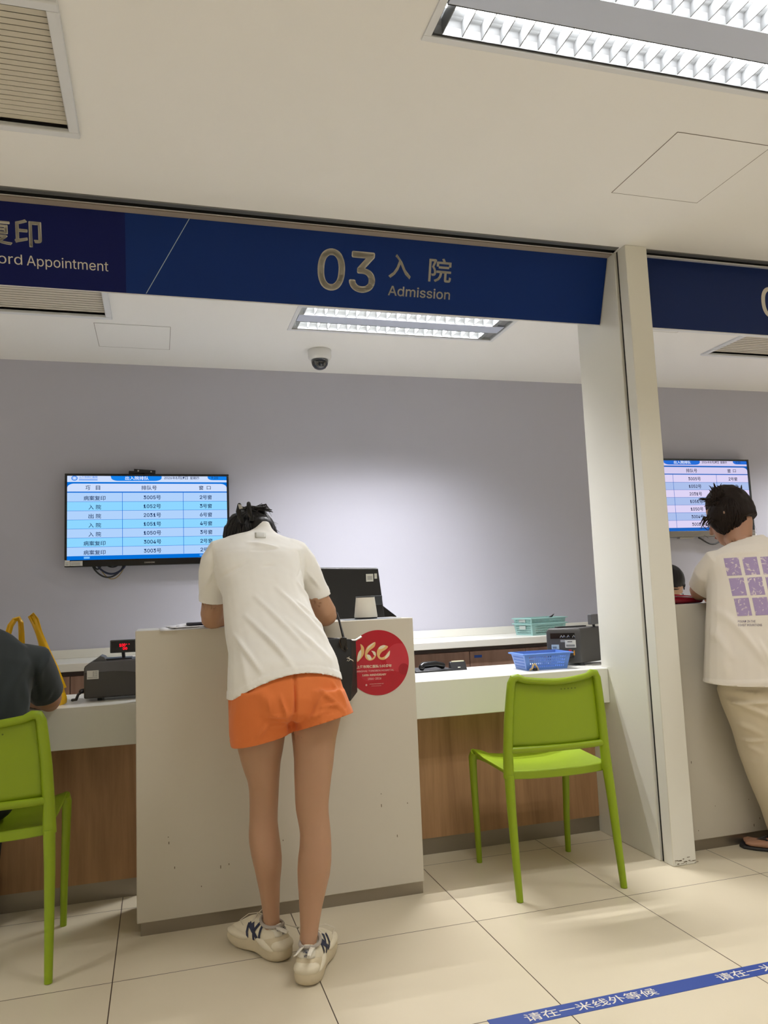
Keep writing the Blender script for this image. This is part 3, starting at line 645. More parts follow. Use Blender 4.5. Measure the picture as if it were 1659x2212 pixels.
for p in (A, B, Cc, D):
    q = p+((A+Cc)/2-p)*.15; mb = MB(); mb.box((q.x-.01, q.y-.01, .769), (q.x+.01, q.y+.01, .7815), BLACKP); mb.build('foot', t, smooth=0)

def basket(name, c, L, W, H, taper, m, rz, label, group=None, rows=4, z0=.7696, hh=.55):
    t = thing(name, (c[0], c[1], z0), label, 'basket', group, rz)
    bl, bw = L/2-taper, W/2-taper
    mb = MB()
    cb = [V((-bl, -bw, 0)), V((bl, -bw, 0)), V((bl, bw, 0)), V((-bl, bw, 0))]; ct = [V((-L/2, -W/2, H)), V((L/2, -W/2, H)), V((L/2, W/2, H)), V((-L/2, W/2, H))]
    for s in range(4):
        a0, a1, b0, b1 = cb[s], cb[(s+1) % 4], ct[s], ct[(s+1) % 4]; Ln = (a1-a0).length
        nc = max(6, int(Ln/.011)); P = lambda u, v: (a0*(1-u)+a1*u)*(1-v)+(b0*(1-u)+b1*u)*v
        us = [0]; g = .09
        for k in range(nc): w_ = (1-2*g)/nc; us += [g+w_*(k+.22), g+w_*(k+.78)]
        us.append(1); vv = [0]; v0, v1 = .12, .86
        for k in range(rows): w_ = (v1-v0)/rows; vv += [v0+w_*(k+.5-hh/2), v0+w_*(k+.5+hh/2)]
        vv.append(1)
        vs = [P(u, v) for v in vv for u in us]; n = len(us); f = []
        for j in range(len(vv)-1):
            for i in range(n-1):
                if i % 2 == 1 and j % 2 == 1: continue
                f.append((j*n+i, j*n+i+1, (j+1)*n+i+1, (j+1)*n+i))
        mb.add(vs, f, m)
    mb.add(cb, [(0, 1, 2, 3)], m); mb.build('mesh_wall', t, world=False, smooth=0, solid=.0022)
    mb = MB(); e = .010; o = [V((sx*(L/2+e), sy*(W/2+e), H)) for sx, sy in ((-1, -1), (1, -1), (1, 1), (-1, 1))]
    for s in range(4): mb.prism([ct[s]+V((0, 0, -.004)), ct[(s+1) % 4]+V((0, 0, -.004)), o[(s+1) % 4]+V((0, 0, -.006)), o[s]+V((0, 0, -.006))], (0, 0, .006), m)
    mb.build('rim', t, world=False, smooth=0, bevel=.0015); return t
basket('basket', (1.745, 3.40), .235, .165, .076, .016, BLUE, -.06, 'blue perforated plastic basket on the low desk before the banknote counter')
tb = basket('basket', (2.395, 4.65), .27, .2, .075, .010, TEAL, .16, 'pale teal perforated basket on the back worktop, lower of two stacked', 'stacked teal baskets', 4, .855)
tb2 = basket('basket', (2.395, 4.65), .27, .2, .062, .008, TEAL, .16, 'pale teal perforated basket stacked on top of its twin by the wall', 'stacked teal baskets', 3, .902)
for q in (tb, tb2):
    mb = MB(); mb.box((-.1385, -.035, .038 if q is tb else .036), (-.1365, .035, .062 if q is tb else .058), mat('clear grey tab', (176, 186, 182), .3)); mb.build('handle_tab', q, world=False, smooth=0, bevel=.001)
mb = MB(); p = at(1192, 1331, 4.66); mb.tube([p+V((-.03, 0, -.012)), p, p+V((.022, .01, .014))], [.004, .006, .002], BLACKP, 8); tag(mb.build('pen'), 'small black pen lying on the upper teal basket', 'pen')
t = thing('rubber_stamp', (1.675, 3.345, .769), 'small beige and black stamp lying at the corner of the blue basket', 'stamp')
o_ = V((1.665, 3.318, .769))
mb = MB(); mb.tube([o_+V(q) for q in ((-.018, 0, .006), (-.008, 0, .012), (-.002, 0, .028), (.006, 0, .03), (.018, .004, .016), (.024, .006, .004))], .005, mat('beige plastic', (206, 178, 130), .5), 8); mb.build('handle', t)
mb = MB(); mb.box(o_+V((-.004, -.006, .001)), o_+V((.016, .008, .013)), BLACKP); mb.build('block', t, bevel=.002)
# telephone and card holder on the clerk desk
zc = .7355
t = thing('telephone', (1.29, 3.74, zc), 'black desk telephone at the right end of the tall counter', 'telephone')
mb = MB(); mb.prism([(1.20, 3.66, zc), (1.40, 3.66, zc), (1.40, 3.84, zc), (1.20, 3.84, zc)], (0, 0, .035), BLACKP); mb.build('base', t, bevel=.006)
mb = MB(); mb.tube([(1.24, 3.68, zc+.05), (1.25, 3.69, zc+.058), (1.32, 3.7, zc+.06), (1.355, 3.7, zc+.05)], [.016, .017, .015, .016], BLACKM, 12); mb.build('handset', t)
t = thing('card_holder', (1.42, 3.76, zc), 'small black holder with a cream card behind the low right desk', 'card holder')
mb = MB(); mb.prism([(1.408, 3.70, zc), (1.408, 3.76, zc), (1.408, 3.748, zc+.062), (1.408, 3.735, zc+.062)], (.085, 0, 0), BLACKP); mb.build('stand', t, bevel=.003)
mb = MB(); mb.box((1.418, 3.7345, zc+.046), (1.485, 3.7385, zc+.066), mat('cream card', (236, 232, 204), .7)); mb.build('card', t, smooth=0)
mb = MB(); mb.box((1.445, 3.7165, zc+.032), (1.458, 3.7205, zc+.036), STICK); mb.build('badge', t, smooth=0)

# monitor on the clerk desk, seen from behind
t = thing('monitor', (.9, 3.72, .735), 'large black monitor seen from behind above the tall counter', 'monitor')
Ym = 3.66
TL, TR, BR = at(650, 1227, Ym+.02), at(817, 1228, Ym+.02), at(833, 1345, Ym)
BL = V((TL.x-.012, Ym, BR.z))
mb = MB(); mb.prism([TL, TR, BR, BL], (0, .022, 0), BLACKP); mb.build('panel', t, bevel=.004)
mb = MB(); mb.prism([TL+V((-.001, .0235, .004)), TR+V((.002, .0235, .004)), BR+V((.003, .0235, 0)), BL+V((-.001, .0235, 0))], (0, .004, 0), mat('pale bezel', (196, 200, 200), .4)); mb.build('front_bezel', t, smooth=0)
mb = MB(); q = at(828, 1286, Ym-.004); mb.box((q.x-.06, Ym-.012, q.z-.045), (q.x-.008, Ym+.01, q.z), mat('grey back cover', (50, 56, 62), .5)); mb.build('port_cover', t, bevel=.002)
mb = MB(); a = at(790, 1240, Ym+.012); b = at(806, 1256, Ym+.012); mb.box((a.x, a.y-.005, b.z), (b.x, a.y-.0035, a.z), STICK); c_ = at(808, 1239, Ym+.012); d_ = at(814, 1250, Ym+.012); mb.box((c_.x, c_.y-.005, d_.z), (d_.x, c_.y-.0035, c_.z), STICK)
for k in range(3): mb.box((a.x+.006, a.y-.0056, b.z+.010+k*.006), (b.x-.006, a.y-.0051, b.z+.013+k*.006), mat('grey print', (140, 140, 140), .7))
mb.build('sticker', t, smooth=0)
mb = MB(); mb.box((.78, Ym+.02, .80), (.86, Ym+.06, 1.1), BLACKP); mb.build('stand_column', t, bevel=.004)
mb = MB(); mb.box((.68, Ym-.08, .735), (.96, Ym+.16, .75), BLACKP); mb.box((.79, Ym+.02, .745), (.85, Ym+.05, .82), BLACKP); mb.build('stand_base', t, bevel=.004)
t = thing('black_device', (1.06, 3.72, .735), 'glossy black device with a sloping top right of the monitor', 'equipment')  # unidentified black shape, likely the monitor's stand, built as a plain housing
q0, q1, q2 = at(823, 1345, 3.72), at(824, 1308, 3.72), at(857, 1331, 3.72)
mb = MB(); mb.prism([(q0.x, 3.72, .735), (q0.x, 3.72, q1.z), (q0.x+.01, 3.72, q1.z+.002), (q2.x, 3.72, q2.z), (q2.x+.02, 3.72, .735)], (0, .12, 0), BLACKM); mb.build('housing', t, bevel=.004)
# intercom speaker on the tall counter
t = thing('intercom_speaker', (.857, 3.10, 1.05), 'white cone shaped intercom speaker on the tall counter before the monitor', 'speaker')
Ys = 3.10; a = at(766, 1325, Ys); b = at(814, 1324, Ys); c0 = (a+b)/2; r = (b.x-a.x)/2; tz = at(790, 1290, Ys).z; r2 = (at(809, 1290, Ys).x-at(770, 1290, Ys).x)/2
mb = MB(); mb.lathe([(0, 1.057), (r, 1.057), (r*1.01, 1.062), (r2, tz), (r2-.004, tz+.001), (0, tz+.001)], (c0.x, Ys, 0), mat('speaker white', (232, 228, 214), .5), 40); mb.build('shell', t)
mb = MB(); mb.lathe([(0, 1.05), (r*.98, 1.05), (r*1.0, 1.0535), (r*.99, 1.0575), (0, 1.0575)], (c0.x, Ys, 0), BLACKP, 40); mb.build('base', t)
mb = MB(); mb.lathe([(r2-.003, tz-.002), (r2+.0008, tz-.001), (r2+.0005, tz+.0035), (r2-.004, tz+.004), (r2-.006, tz-.001)], (c0.x, Ys, 0), mat('dark rim', (70, 72, 74), .4), 40); mb.build('rim', t)
t = thing('tablet_pad', (.82, 3.13, 1.05), 'thin grey pad lying under the white speaker on the tall counter', 'pad')
mb = MB(); mb.box((.70, 2.985, 1.0503), (.93, 3.19, 1.0512), mat('grey pad', (120, 126, 132), .4)); mb.build('sheet', t, smooth=0)
# papers and phone by the leaning woman's left elbow
t = thing('paper_sheets', (.02, 3.06, 1.05), 'loose white paper sheets on the tall counter left of the woman', 'papers')
for k, (x0, y0, x1, y1, rz) in enumerate(((.0, 2.950, .20, 3.13, .03), (.06, 2.953, .28, 3.1, -.05), (.03, 2.975, .3, 3.18, .12))):
    mb = MB(); X = M.Translation(((x0+x1)/2, (y0+y1)/2, 1.0506+k*.0022)) @ M.Rotation(rz, 4, 'Z'); lx, ly = (x1-x0)/2, (y1-y0)/2
    vs = [X @ V((-lx+2*lx*i/10, -ly+2*ly*j/6, .0045*(1+sin(i*.9+k*2)*.6)*(j/6)*(k+1)/1.6-(.004 if j == 0 and k < 2 else 0))) for j in range(7) for i in range(11)]
    mb.add(vs, [(j*11+i, j*11+i+1, (j+1)*11+i+1, (j+1)*11+i) for j in range(6) for i in range(10)], PAPER); mb.build('sheet', t, solid=.0004)
t = thing('mobile_phone', (.14, 3.06, 1.053), 'dark mobile phone lying on papers by the woman\'s left elbow', 'phone')
mb = MB(); mb.box((.098, 3.02, 1.0605), (.235, 3.09, 1.069), mat('phone body', (58, 58, 72), .3)); mb.build('body', t, bevel=.003)
mb = MB(); mb.box((.101, 3.023, 1.069), (.232, 3.087, 1.0696), BLACKM); mb.build('screen_glass', t, smooth=0)

# round anniversary sticker on the counter front
cx, czz = .8195, .883; RR = .1255; yf = 2.9615
t = thing('round_sticker', (cx, yf, czz), 'round red anniversary sticker with gold 160 on the tall counter front', 'sticker')
mb = MB(); mb.prism([(cx+RR*cos(k*pi/48), yf, czz+RR*sin(k*pi/48)) for k in range(96)], (0, -.0006, 0), RED); mb.build('disc', t, smooth=0)
def circ(px, py, r, m, mb, e, clip=True):
    a = at(px, py, yf); pts = []
    for k in range(64):
        q = V((a.x+r*cos(k*pi/32), 0, a.z+r*sin(k*pi/32))); d = V((q.x-cx, 0, q.z-czz))
        if d.length > RR-.001: d = d.normalized()*(RR-.001)
        pts.append((cx+d.x, yf-e, czz+d.z))
    mb.add(pts, [list(range(64))], m)
mb = MB(); circ(862, 1420, .055, RED2, mb, .0008); circ(800, 1444, .05, mat('mid red print', (184, 32, 50), .25), mb, .0009); circ(872, 1445, .022, mat('dark red print', (160, 16, 36), .25), mb, .001); mb.build('petal_pattern', t, smooth=0)
S7 = lambda X, Y: at(700+X/7.541, 1330+Y/7.541, yf)                       # points measured on a close-up of the sticker
def leaf(mb, pts, m, e):
    n = len(pts); out = []
    for i in range(n):                               # closed Catmull-Rom outline
        p0, p1, p2, p3 = [V((*pts[(i+k-1) % n], 0)) for k in range(4)]
        for s_ in range(6):
            u = s_/6; q = .5*((2*p1)+(p2-p0)*u+(2*p0-5*p1+4*p2-p3)*u*u+(3*p1-p0-3*p2+p3)*u**3); a = S7(q.x, q.y); out.append((a.x, yf-e, a.z))
    mb.add(out, [list(range(len(out)))], m)
mb = MB()
leaf(mb, [(592, 462), (648, 520), (640, 640), (545, 752), (538, 690), (560, 600), (600, 540)], GOLD, .0012)
leaf(mb, [(600, 560), (600, 660), (546, 745), (540, 690), (565, 600)], CREAM, .0014)
mb.build('digit_one', t, smooth=0); mb = MB()
leaf(mb, [(828, 428), (822, 500), (740, 570), (700, 640), (720, 690), (770, 700), (815, 660), (838, 600), (842, 660), (800, 715), (730, 730), (672, 680), (668, 590), (710, 500)], GOLD, .0012)
leaf(mb, [(770, 572), (830, 590), (842, 650), (812, 640), (790, 600)], CREAM, .0014); leaf(mb, [(690, 640), (740, 640), (775, 700), (730, 715)], CREAM, .0014); leaf(mb, [(826, 432), (760, 500), (700, 560), (690, 600), (720, 500)], CREAM, .0014)
mb.build('digit_six', t, smooth=0); mb = MB()
leaf(mb, [(975, 480), (1040, 500), (1010, 545), (940, 590), (905, 650), (930, 680), (985, 660), (1045, 590), (1072, 570), (1060, 650), (990, 712), (910, 710), (864, 650), (866, 560), (910, 500)], GOLD, .0012)
leaf(mb, [(960, 480), (1000, 490), (960, 530), (890, 545), (905, 505)], CREAM, .0014); leaf(mb, [(1070, 570), (1060, 650), (1000, 700), (995, 670), (1040, 610)], CREAM, .0014)
mb.build('digit_nought', t, smooth=0)
def s7t(body, x0, x1, yb, yt, bold, m, name):
    mb = MB(); sl = -.045; a, b, c_ = S7(x0, yb), S7(x1, yb+sl*(x1-x0)), S7(x0, yt)
    mb.text(body, (a.x, yf-.0012, a.z), (b.x, yf-.0012, b.z), (c_.x, yf-.0012, c_.z), m, bold); mb.build(name, t, smooth=0)
s7t('上海市同仁医院160周年', 520, 1105, 862, 812, .016, CREAM, 'chinese_caption')
s7t('SHANGHAI TONGREN HOSPITAL', 482, 1138, 926, 896, .0, PINKW, 'english_caption')
s7t('160th ANNIVERSARY', 622, 1012, 988, 955, .014, CREAM, 'anniversary_line')
s7t('1866-2026', 712, 930, 1046, 1012, .0, PINKW, 'year_line')
mb = MB(); a = S7(688, 1130); r_ = .0036
mb.add([(a.x+r_*cos(k*pi/16), yf-.0012, a.z+r_*sin(k*pi/16)) for k in range(32)], [list(range(32))], PINKW); mb.add([(a.x+r_*.5*cos(k*pi/16), yf-.0014, a.z+r_*.5*sin(k*pi/16)) for k in range(32)], [list(range(32))], RED); mb.add([(a.x+r_*.25*cos(k*pi/16), yf-.0015, a.z+r_*.25*sin(k*pi/16)) for k in range(32)], [list(range(32))], PINKW)
a, b, c_ = S7(735, 1120), S7(970, 1109), S7(735, 1108); mb.text('上海交通大学医学院附属同仁医院', (a.x, yf-.0012, a.z), (b.x, yf-.0012, b.z), (c_.x, yf-.0012, c_.z), PINKW)
a, b, c_ = S7(770, 1146), S7(930, 1139), S7(770, 1141); mb.quad((a.x, yf-.0012, a.z), (b.x, yf-.0012, b.z), (b.x, yf-.0012, b.z+.0006), (a.x, yf-.0012, a.z+.0006), PINKW); mb.build('emblem_line', t, smooth=0)

# waiting line on the floor
t = thing('floor_tape', (1.8, 2.03, 0), 'blue floor tape with white characters asking to wait one metre away', 'floor tape')
tapemb = MB(); tapemb.box((.832, 2.0005, .0), (4.4, 2.058, .0012), TAPEB)
def ftext(xa, xb): 
    tapemb.text('请在一米线外等候', (xa, 2.010, .0016), (xb, 2.010, .0016), (xa, 2.048, .0016), LETTER, .006)
xa, xb = onz(1133, 2200, 0).x, onz(1419, 2143, 0).x; st_ = onz(1541, 2108, 0).x-xa
for k in range(5): ftext(xa+k*st_, xb+k*st_)
tapemb.build('strip', t, smooth=0)

# yellow carrier bag on the left desk
t = thing('carrier_bag', (-.44, 3.33, .769), 'yellow plastic carrier bag with two loop handles, beside the man in dark tee', 'bag')
def film(px, Y, name, nz=0, th=.004):
    return [at(x, y, Y) for x, y in px]
mb = MB(); rings = []
for k in range(15):
    u = k/14; z = .772+.19*u; wx = .115-.045*u; x0 = -.47-.03*u+.010*sin(9*u); dy = .045*(1-u)+.014
    rings.append([V((x0+wx*cos(a)*(1+.06*sin(5*a+7*u)), 3.33+dy*sin(a)*(1+.12*sin(4*a+11*u)), z+.004*sin(3*a))) for a in [2*pi*j/28 for j in range(28)]])
mb.loft(rings, YELLOW); mb.build('sack', t, smooth=60)
def strap(pts, wd, Y):
    mb = MB(); P_ = [at(x, y, Y) for x, y in pts]; n = len(P_); vs = []
    for i, p in enumerate(P_):
        d = (P_[min(i+1, n-1)]-P_[max(i-1, 0)]).normalized(); s_ = V((0, 1, 0)).cross(d).normalized()
        for e in (-1, -.4, .3, 1): vs.append(p+s_*(e*wd[i])+V((0, .006*cos(e*3+i), 0)))
    mb.add(vs, [(i*4+j, i*4+j+1, i*4+4+j+1, i*4+4+j) for i in range(n-1) for j in range(3)], YELLOW); mb.build('handle', t, smooth=60, solid=.0015)
strap([(124, 1500), (112, 1455), (100, 1415), (87, 1375), (74, 1345), (66, 1331), (70, 1327), (78, 1338), (84, 1365), (97, 1405), (112, 1440), (130, 1490)], [.03, .026, .02, .012, .01, .009, .009, .01, .012, .016, .02, .024], 3.31)
strap([(8, 1420), (17, 1372), (22, 1352), (31, 1339), (40, 1336), (45, 1345), (47, 1370), (48, 1420)], [.012, .012, .011, .009, .009, .01, .011, .012], 3.34)
# ------------------------------------------------------------------ people: helpers
def ring(c, a, b, n=28, e=2.3):
    out = []
    for k in range(n):
        t = 2*pi*k/n; ct, st_ = cos(t), sin(t)
        out.append(c+a*(math.copysign(abs(ct)**(2/e), ct))+b*(math.copysign(abs(st_)**(2/e), st_)))
    return out
def RP(xl, xr, y, Y, dep, lean=0, e=2.3, grow=0):
    L, R = at(xl, y, Y), at(xr, y, Y); c = (L+R)/2; a = (R-L)/2; l = a.length
    return ring(c, a*((l+grow)/l), V((0, cos(lean), -sin(lean)))*(dep+grow), e=e)
def remesh(mb, voxel=.006, smooth=6):
    me = bpy.data.meshes.new('tmp'); me.from_pydata([tuple(p) for p in mb.v], [], mb.f)
    bm = bmesh.new(); bm.from_mesh(me)
    bmesh.ops.recalc_face_normals(bm, faces=bm.faces); bm.to_mesh(me); bm.free()
    o = bpy.data.objects.new('tmp', me); COL.objects.link(o)
    md = o.modifiers.new('r', 'REMESH'); md.mode = 'VOXEL'; md.voxel_size = voxel; md.adaptivity = 0
    md = o.modifiers.new('s', 'SMOOTH'); md.iterations = smooth; md.factor = .5
    dg = bpy.context.evaluated_depsgraph_get(); r = bpy.data.meshes.new_from_object(o.evaluated_get(dg))
    bpy.data.objects.remove(o); bpy.data.meshes.remove(me); return r
def finish(name, me, m, parent, cuts=(), disp=None, solid=0, sub=0):
    me.materials.clear(); me.materials.append(m); me.name = name
    bm = bmesh.new(); bm.from_mesh(me)
    for co, no, sel in cuts:
        vs_ = {v for v in bm.verts if sel(v.co)}; es = [e for e in bm.edges if e.verts[0] in vs_ and e.verts[1] in vs_]; fs = [f for f in bm.faces if all(v in vs_ for v in f.verts)]
        bmesh.ops.bisect_plane(bm, geom=list(vs_)+es+fs, plane_co=co, plane_no=no, clear_outer=True)
    bm.normal_update()
    if disp:
        off = [(v, v.normal*disp(v.co, v.normal)) for v in bm.verts]
        for v, d in off: v.co += d
    bm.to_mesh(me); bm.free()
    return link_mesh(name, me, parent, True, 75, 0, 2, None, solid, sub)
def bvh_of(o): return BVHTree.FromPolygons([v.co.copy() for v in o.data.vertices], [list(p.vertices) for p in o.data.polygons])
def stick_on(mb, bvh, d, lift):                     # press the vertices of mb onto a surface along direction d
    for i, p in enumerate(mb.v):
        e = (p-CAM).normalized() if d is None else d
        h = bvh.ray_cast(p-e*.3, e, .8)
        if h[0] is not None: mb.v[i] = h[0]-e*lift
def gridquad(mb, a, b, c, d, m, n=8):
    vs = [(a*(1-i/n)+b*(i/n))*(1-j/n)+(d*(1-i/n)+c*(i/n))*(j/n) for j in range(n+1) for i in range(n+1)]
    mb.add(vs, [(j*(n+1)+i, j*(n+1)+i+1, (j+1)*(n+1)+i+1, (j+1)*(n+1)+i) for j in range(n) for i in range(n)], m)
def tuck(body, cloths, gap=.009):                     # keep the skin inside the garments
    bm = bmesh.new(); bm.from_mesh(body.data); bm.normal_update()
    for c in cloths:
        t_ = bvh_of(c); cm = bmesh.new(); cm.from_mesh(c.data); ed = [v.co.copy() for v in cm.verts if v.is_boundary]; cm.free()
        from mathutils.kdtree import KDTree
        kd = KDTree(max(1, len(ed)))
        for i, q in enumerate(ed): kd.insert(q, i)
        kd.balance()
        for v in bm.verts:
            h = t_.find_nearest(v.co, .032)
            if h[0] is None: continue
            if ed and (kd.find(h[0])[2] or 9) < .010: continue
            s_ = (v.co-h[0]).dot(h[1])
            if s_ > -gap and h[1].dot(v.normal) > .3: v.co = h[0]-h[1]*gap
    bm.to_mesh(body.data); bm.free()
def segd(p, a, b):
    ab = b-a; t = max(0, min(1, (p-a).dot(ab)/max(1e-9, ab.dot(ab)))); return (p-a-ab*t).length, t
def folds(lst, Y, back=True):                       # cloth folds: ridge lines on the camera-side half of a garment
    L = []
    for x0, y0, x1, y1, w_, h_ in lst:
        a, b = at(x0, y0, Y), at(x1, y1, Y); L.append((V((a.x, 0, a.z)), V((b.x, 0, b.z)), w_, h_))
    def f(co, no):
        if no.y > .15: return 0
        p = V((co.x, 0, co.z)); s = 0
        for a, b, w_, h_ in L:
            d, t = segd(p, a, b)
            if d < 3*w_: s += 1.8*h_*exp(-(d/w_)**2)*(sin(pi*min(1, max(0, .1+.8*t))))
        return s*min(1, (.15-no.y)/.4)
    return f
def head(mb, c, R, s=1.0):                          # c: skull centre, R: rotation (x right, y facing, z up)
    P = lambda x, y, z: c+R @ V((x*s, y*s, z*s))
    rows = [(-.125, .018, .040, .078), (-.112, .034, .02, .092), (-.088, .050, -.01, .096), (-.06, .061, -.04, .095), (-.03, .069, -.075, .092), (0, .073, -.09, .088), (.03, .075, -.097, .09), (.06, .072, -.094, .083), (.085, .060, -.08, .066), (.105, .042, -.058, .042), (.118, .02, -.03, .02)]
    mb.loft([[P(w_*cos(t), (y0+y1)/2+(y1-y0)/2*sin(t), z) for t in [2*pi*k/24 for k in range(24)]] for z, w_, y0, y1 in rows], SKIN)
    mb.tube([P(0, .084, .012), P(0, .098, -.018), P(0, .108, -.036)], [.007*s, .010*s, .013*s], SKIN, 10)
    mb.ell(P(0, .094, -.040), (.018*s, .010*s, .009*s), SKIN, R, 12, 8)
    mb.ell(P(0, .092, -.066), (.022*s, .010*s, .007*s), SKIN, R, 12, 8); mb.ell(P(0, .090, -.076), (.018*s, .010*s, .007*s), SKIN, R, 12, 8)
    for q in (-1, 1):
        mb.ell(P(q*.076, -.008, -.018), (.008*s, .020*s, .031*s), SKIN, R @ M.Rotation(q*.3, 3, 'Z'), 14, 10)
        mb.ell(P(q*.032, .078, .022), (.020*s, .010*s, .006*s), SKIN, R, 12, 8)
def face_parts(t, c, R, s=1.0):
    P = lambda x, y, z: c+R @ V((x*s, y*s, z*s))
    for q in (-1, 1):
        mb = MB(); mb.ell(P(q*.031, .0805, .004), (.0125*s, .009*s, .007*s), mat('eye white', (232, 228, 222), .2), R, 14, 10); e = mb.build('eye', t)
        mb = MB(); mb.ell(P(q*.031, .0885, .004), (.0055*s, .002*s, .0055*s), BLACKM, R, 12, 6); mb.build('iris', e)
    mb = MB(); mb.ell(P(0, .0985, -.071), (.02*s, .005*s, .006*s), mat('lip', (180, 110, 100), .5), R, 14, 8); mb.build('lips', t)
def hand(mb, wpos, d, up, side, curl=.5, s=1.0):     # d: towards the fingers, up: back of the hand, side: +1/-1 thumb side
    d = d.normalized(); x = d.cross(up).normalized()*side; up = x.cross(d).normalized()*(1 if x.cross(d).dot(up) > 0 else -1)
    mb.loft([ring(wpos+d*(l*s), x*(a*s), up*(b*s), 16) for l, a, b in ((-.03, .025, .019), (0, .025, .018), (.03, .034, .016), (.06, .039, .014), (.085, .038, .012), (.092, .03, .008))], SKIN)
    for o_, L, r in ((.029, .068, .0088), (.010, .078, .009), (-.010, .072, .0088), (-.028, .056, .0078)):
        p = wpos+d*(.082*s)+x*(o_*s); pts = [p-d*.015, p]; a = .15
        for k, f_ in enumerate((.45, .31, .24)):
            a += curl*(.55 if k else .4); p = p+(d*cos(a)-up*sin(a))*(L*f_*s); pts.append(p)
        mb.tube(pts, [r*s, r*s, r*.95*s, r*.88*s, r*.75*s], SKIN, 10)
    p = wpos+d*(.02*s)+x*(.026*s); q = (d*.75+x*.65-up*.25).normalized()
    mb.tube([p, p+q*.035*s, p+q*.035*s+(d*.95+x*.2-up*.25).normalized()*.028*s, p+q*.035*s+(d+up*-.3).normalized()*.052*s], [.013*s, .0115*s, .0095*s, .0075*s], SKIN, 10)
def rot(fwd, upv):
    y = fwd.normalized(); x = y.cross(upv).normalized(); z = x.cross(y); return M((x, y, z)).transposed()

# ------------------------------------------------------------------ the leaning woman in orange shorts
W = thing('person', (.39, 2.6, 0), 'woman in white tee and orange shorts leaning over the tall counter, seen from behind', 'person')
LL = [(1545, 506, 624, 2.62, .078), (1590, 508, 615, 2.62, .077), (1613, 511.6, 611.5, 2.622, .075), (1645, 520, 605.5, 2.626, .071), (1665, 526, 604, 2.63, .067), (1689, 535, 602.5, 2.635, .062), (1710, 538.3, 601.5, 2.64, .058), (1743, 539.3, 600, 2.643, .054), (1770, 539, 599.3, 2.642, .052), (1803, 537.3, 603, 2.64, .056), (1821, 538, 606, 2.638, .058), (1848, 542.5, 608.5, 2.637, .059), (1867, 547, 608, 2.64, .057), (1888, 552, 606, 2.646, .052), (1903, 555, 604.5, 2.65, .048), (1930, 561, 604, 2.657, .043), (1955, 565, 603.5, 2.663, .040), (1980, 568.5, 603.5, 2.668, .039), (2000, 568, 605, 2.672, .042), (2022, 566, 606, 2.677, .045)]
RL = [(1520, 630, 742, 2.575, .08), (1560, 630, 732, 2.572, .08), (1590, 630.5, 725, 2.568, .078), (1621, 634, 721, 2.562, .074), (1645, 636, 719, 2.558, .070), (1672, 636, 715, 2.552, .065), (1700, 637, 712, 2.546, .060), (1730, 638, 709, 2.54, .056), (1752, 639.5, 709, 2.536, .053), (1770, 643, 711, 2.532, .052), (1785, 646, 712.8, 2.528, .053), (1803, 648.8, 714, 2.523, .055), (1830, 648, 715, 2.517, .058), (1857, 644.5, 714.7, 2.512, .059), (1885, 643, 711.5, 2.51, .057), (1912, 644, 705, 2.508, .051), (1930, 645.5, 701, 2.506, .048), (1955, 646.5, 695.5, 2.502, .043), (1980, 648, 691, 2.498, .040), (2005, 649, 687, 2.494, .039), (2030, 648, 684, 2.49, .041), (2050, 646, 684, 2.488, .044)]
B = MB()
for T_ in (LL, RL): B.loft([RP(xl, xr, y, Y, d_, 0, 2.15) for y, xl, xr, Y, d_ in T_], SKIN)
TORSO = [(1520, 499, 738, 2.60, .112, .1), (1490, 502, 732, 2.605, .116, .2), (1454, 503, 720, 2.622, .112, .35), (1410, 503, 706, 2.655, .104, .45), (1370, 502, 688, 2.69, .1, .45), (1331, 500, 664, 2.73, .098, .45), (1289, 494, 648, 2.775, .1, .4), (1250, 484, 645, 2.815, .1, .35), (1220, 478, 645, 2.845, .092, .3), (1200, 486, 632, 2.868, .078, .2), (1186, 508, 606, 2.89, .06, .15), (1174, 540, 592, 2.915, .046, .1)]
B.loft([RP(xl, xr, y, Y, d_, ln) for y, xl, xr, Y, d_, ln in TORSO], SKIN)
sl, el = at(474, 1200, 2.87), at(457, 1330, 2.935)
sr, er = at(640, 1208, 2.862), at(705, 1325, 2.905)
wl, wr = V((.325, 3.10, 1.082)), V((.462, 3.085, 1.098))
fl = at(456, 1337, 2.945); fr_ = at(703, 1332, 2.915)
B.tube([sl, sl.lerp(el, .4), sl.lerp(el, .75), el, el+(el-sl).normalized()*.012], [.04, .041, .041, .041, .036], SKIN, 20)
B.tube([sr, sr.lerp(er, .4), sr.lerp(er, .75), er, er+(er-sr).normalized()*.010], [.04, .041, .041, .041, .036], SKIN, 20)
B.tube([fl, fl.lerp(wl, .35), fl.lerp(wl, .7), wl], [.037, .036, .029, .024], SKIN, 18); B.tube([fr_, fr_.lerp(wr, .35), fr_.lerp(wr, .7), wr], [.038, .036, .028, .023], SKIN, 18)
hand(B, wl+V((.012, .012, -.006)), V((.8, .6, -.12)), V((0, .1, 1)), -1, .25); hand(B, wr+V((-.008, .012, -.006)), V((-.45, .88, -.18)), V((0, .1, 1)), 1, .75)
hc = at(541, 1163, 3.04); HR = rot(V((-.12, cos(radians(52)), -sin(radians(52)))), V((.06, .6, .8)))
nb = at(567, 1150, 2.93)
B.tube([at(566, 1178, 2.915), nb+V((0, .03, -.004)), hc+HR @ V((0, -.025, -.05))], [.045, .042, .046], SKIN, 20)
head(B, hc, HR, .95)
body = finish('body', remesh(B, .0052, 5), SKIN, W); face_parts(W, hc, HR, .95)
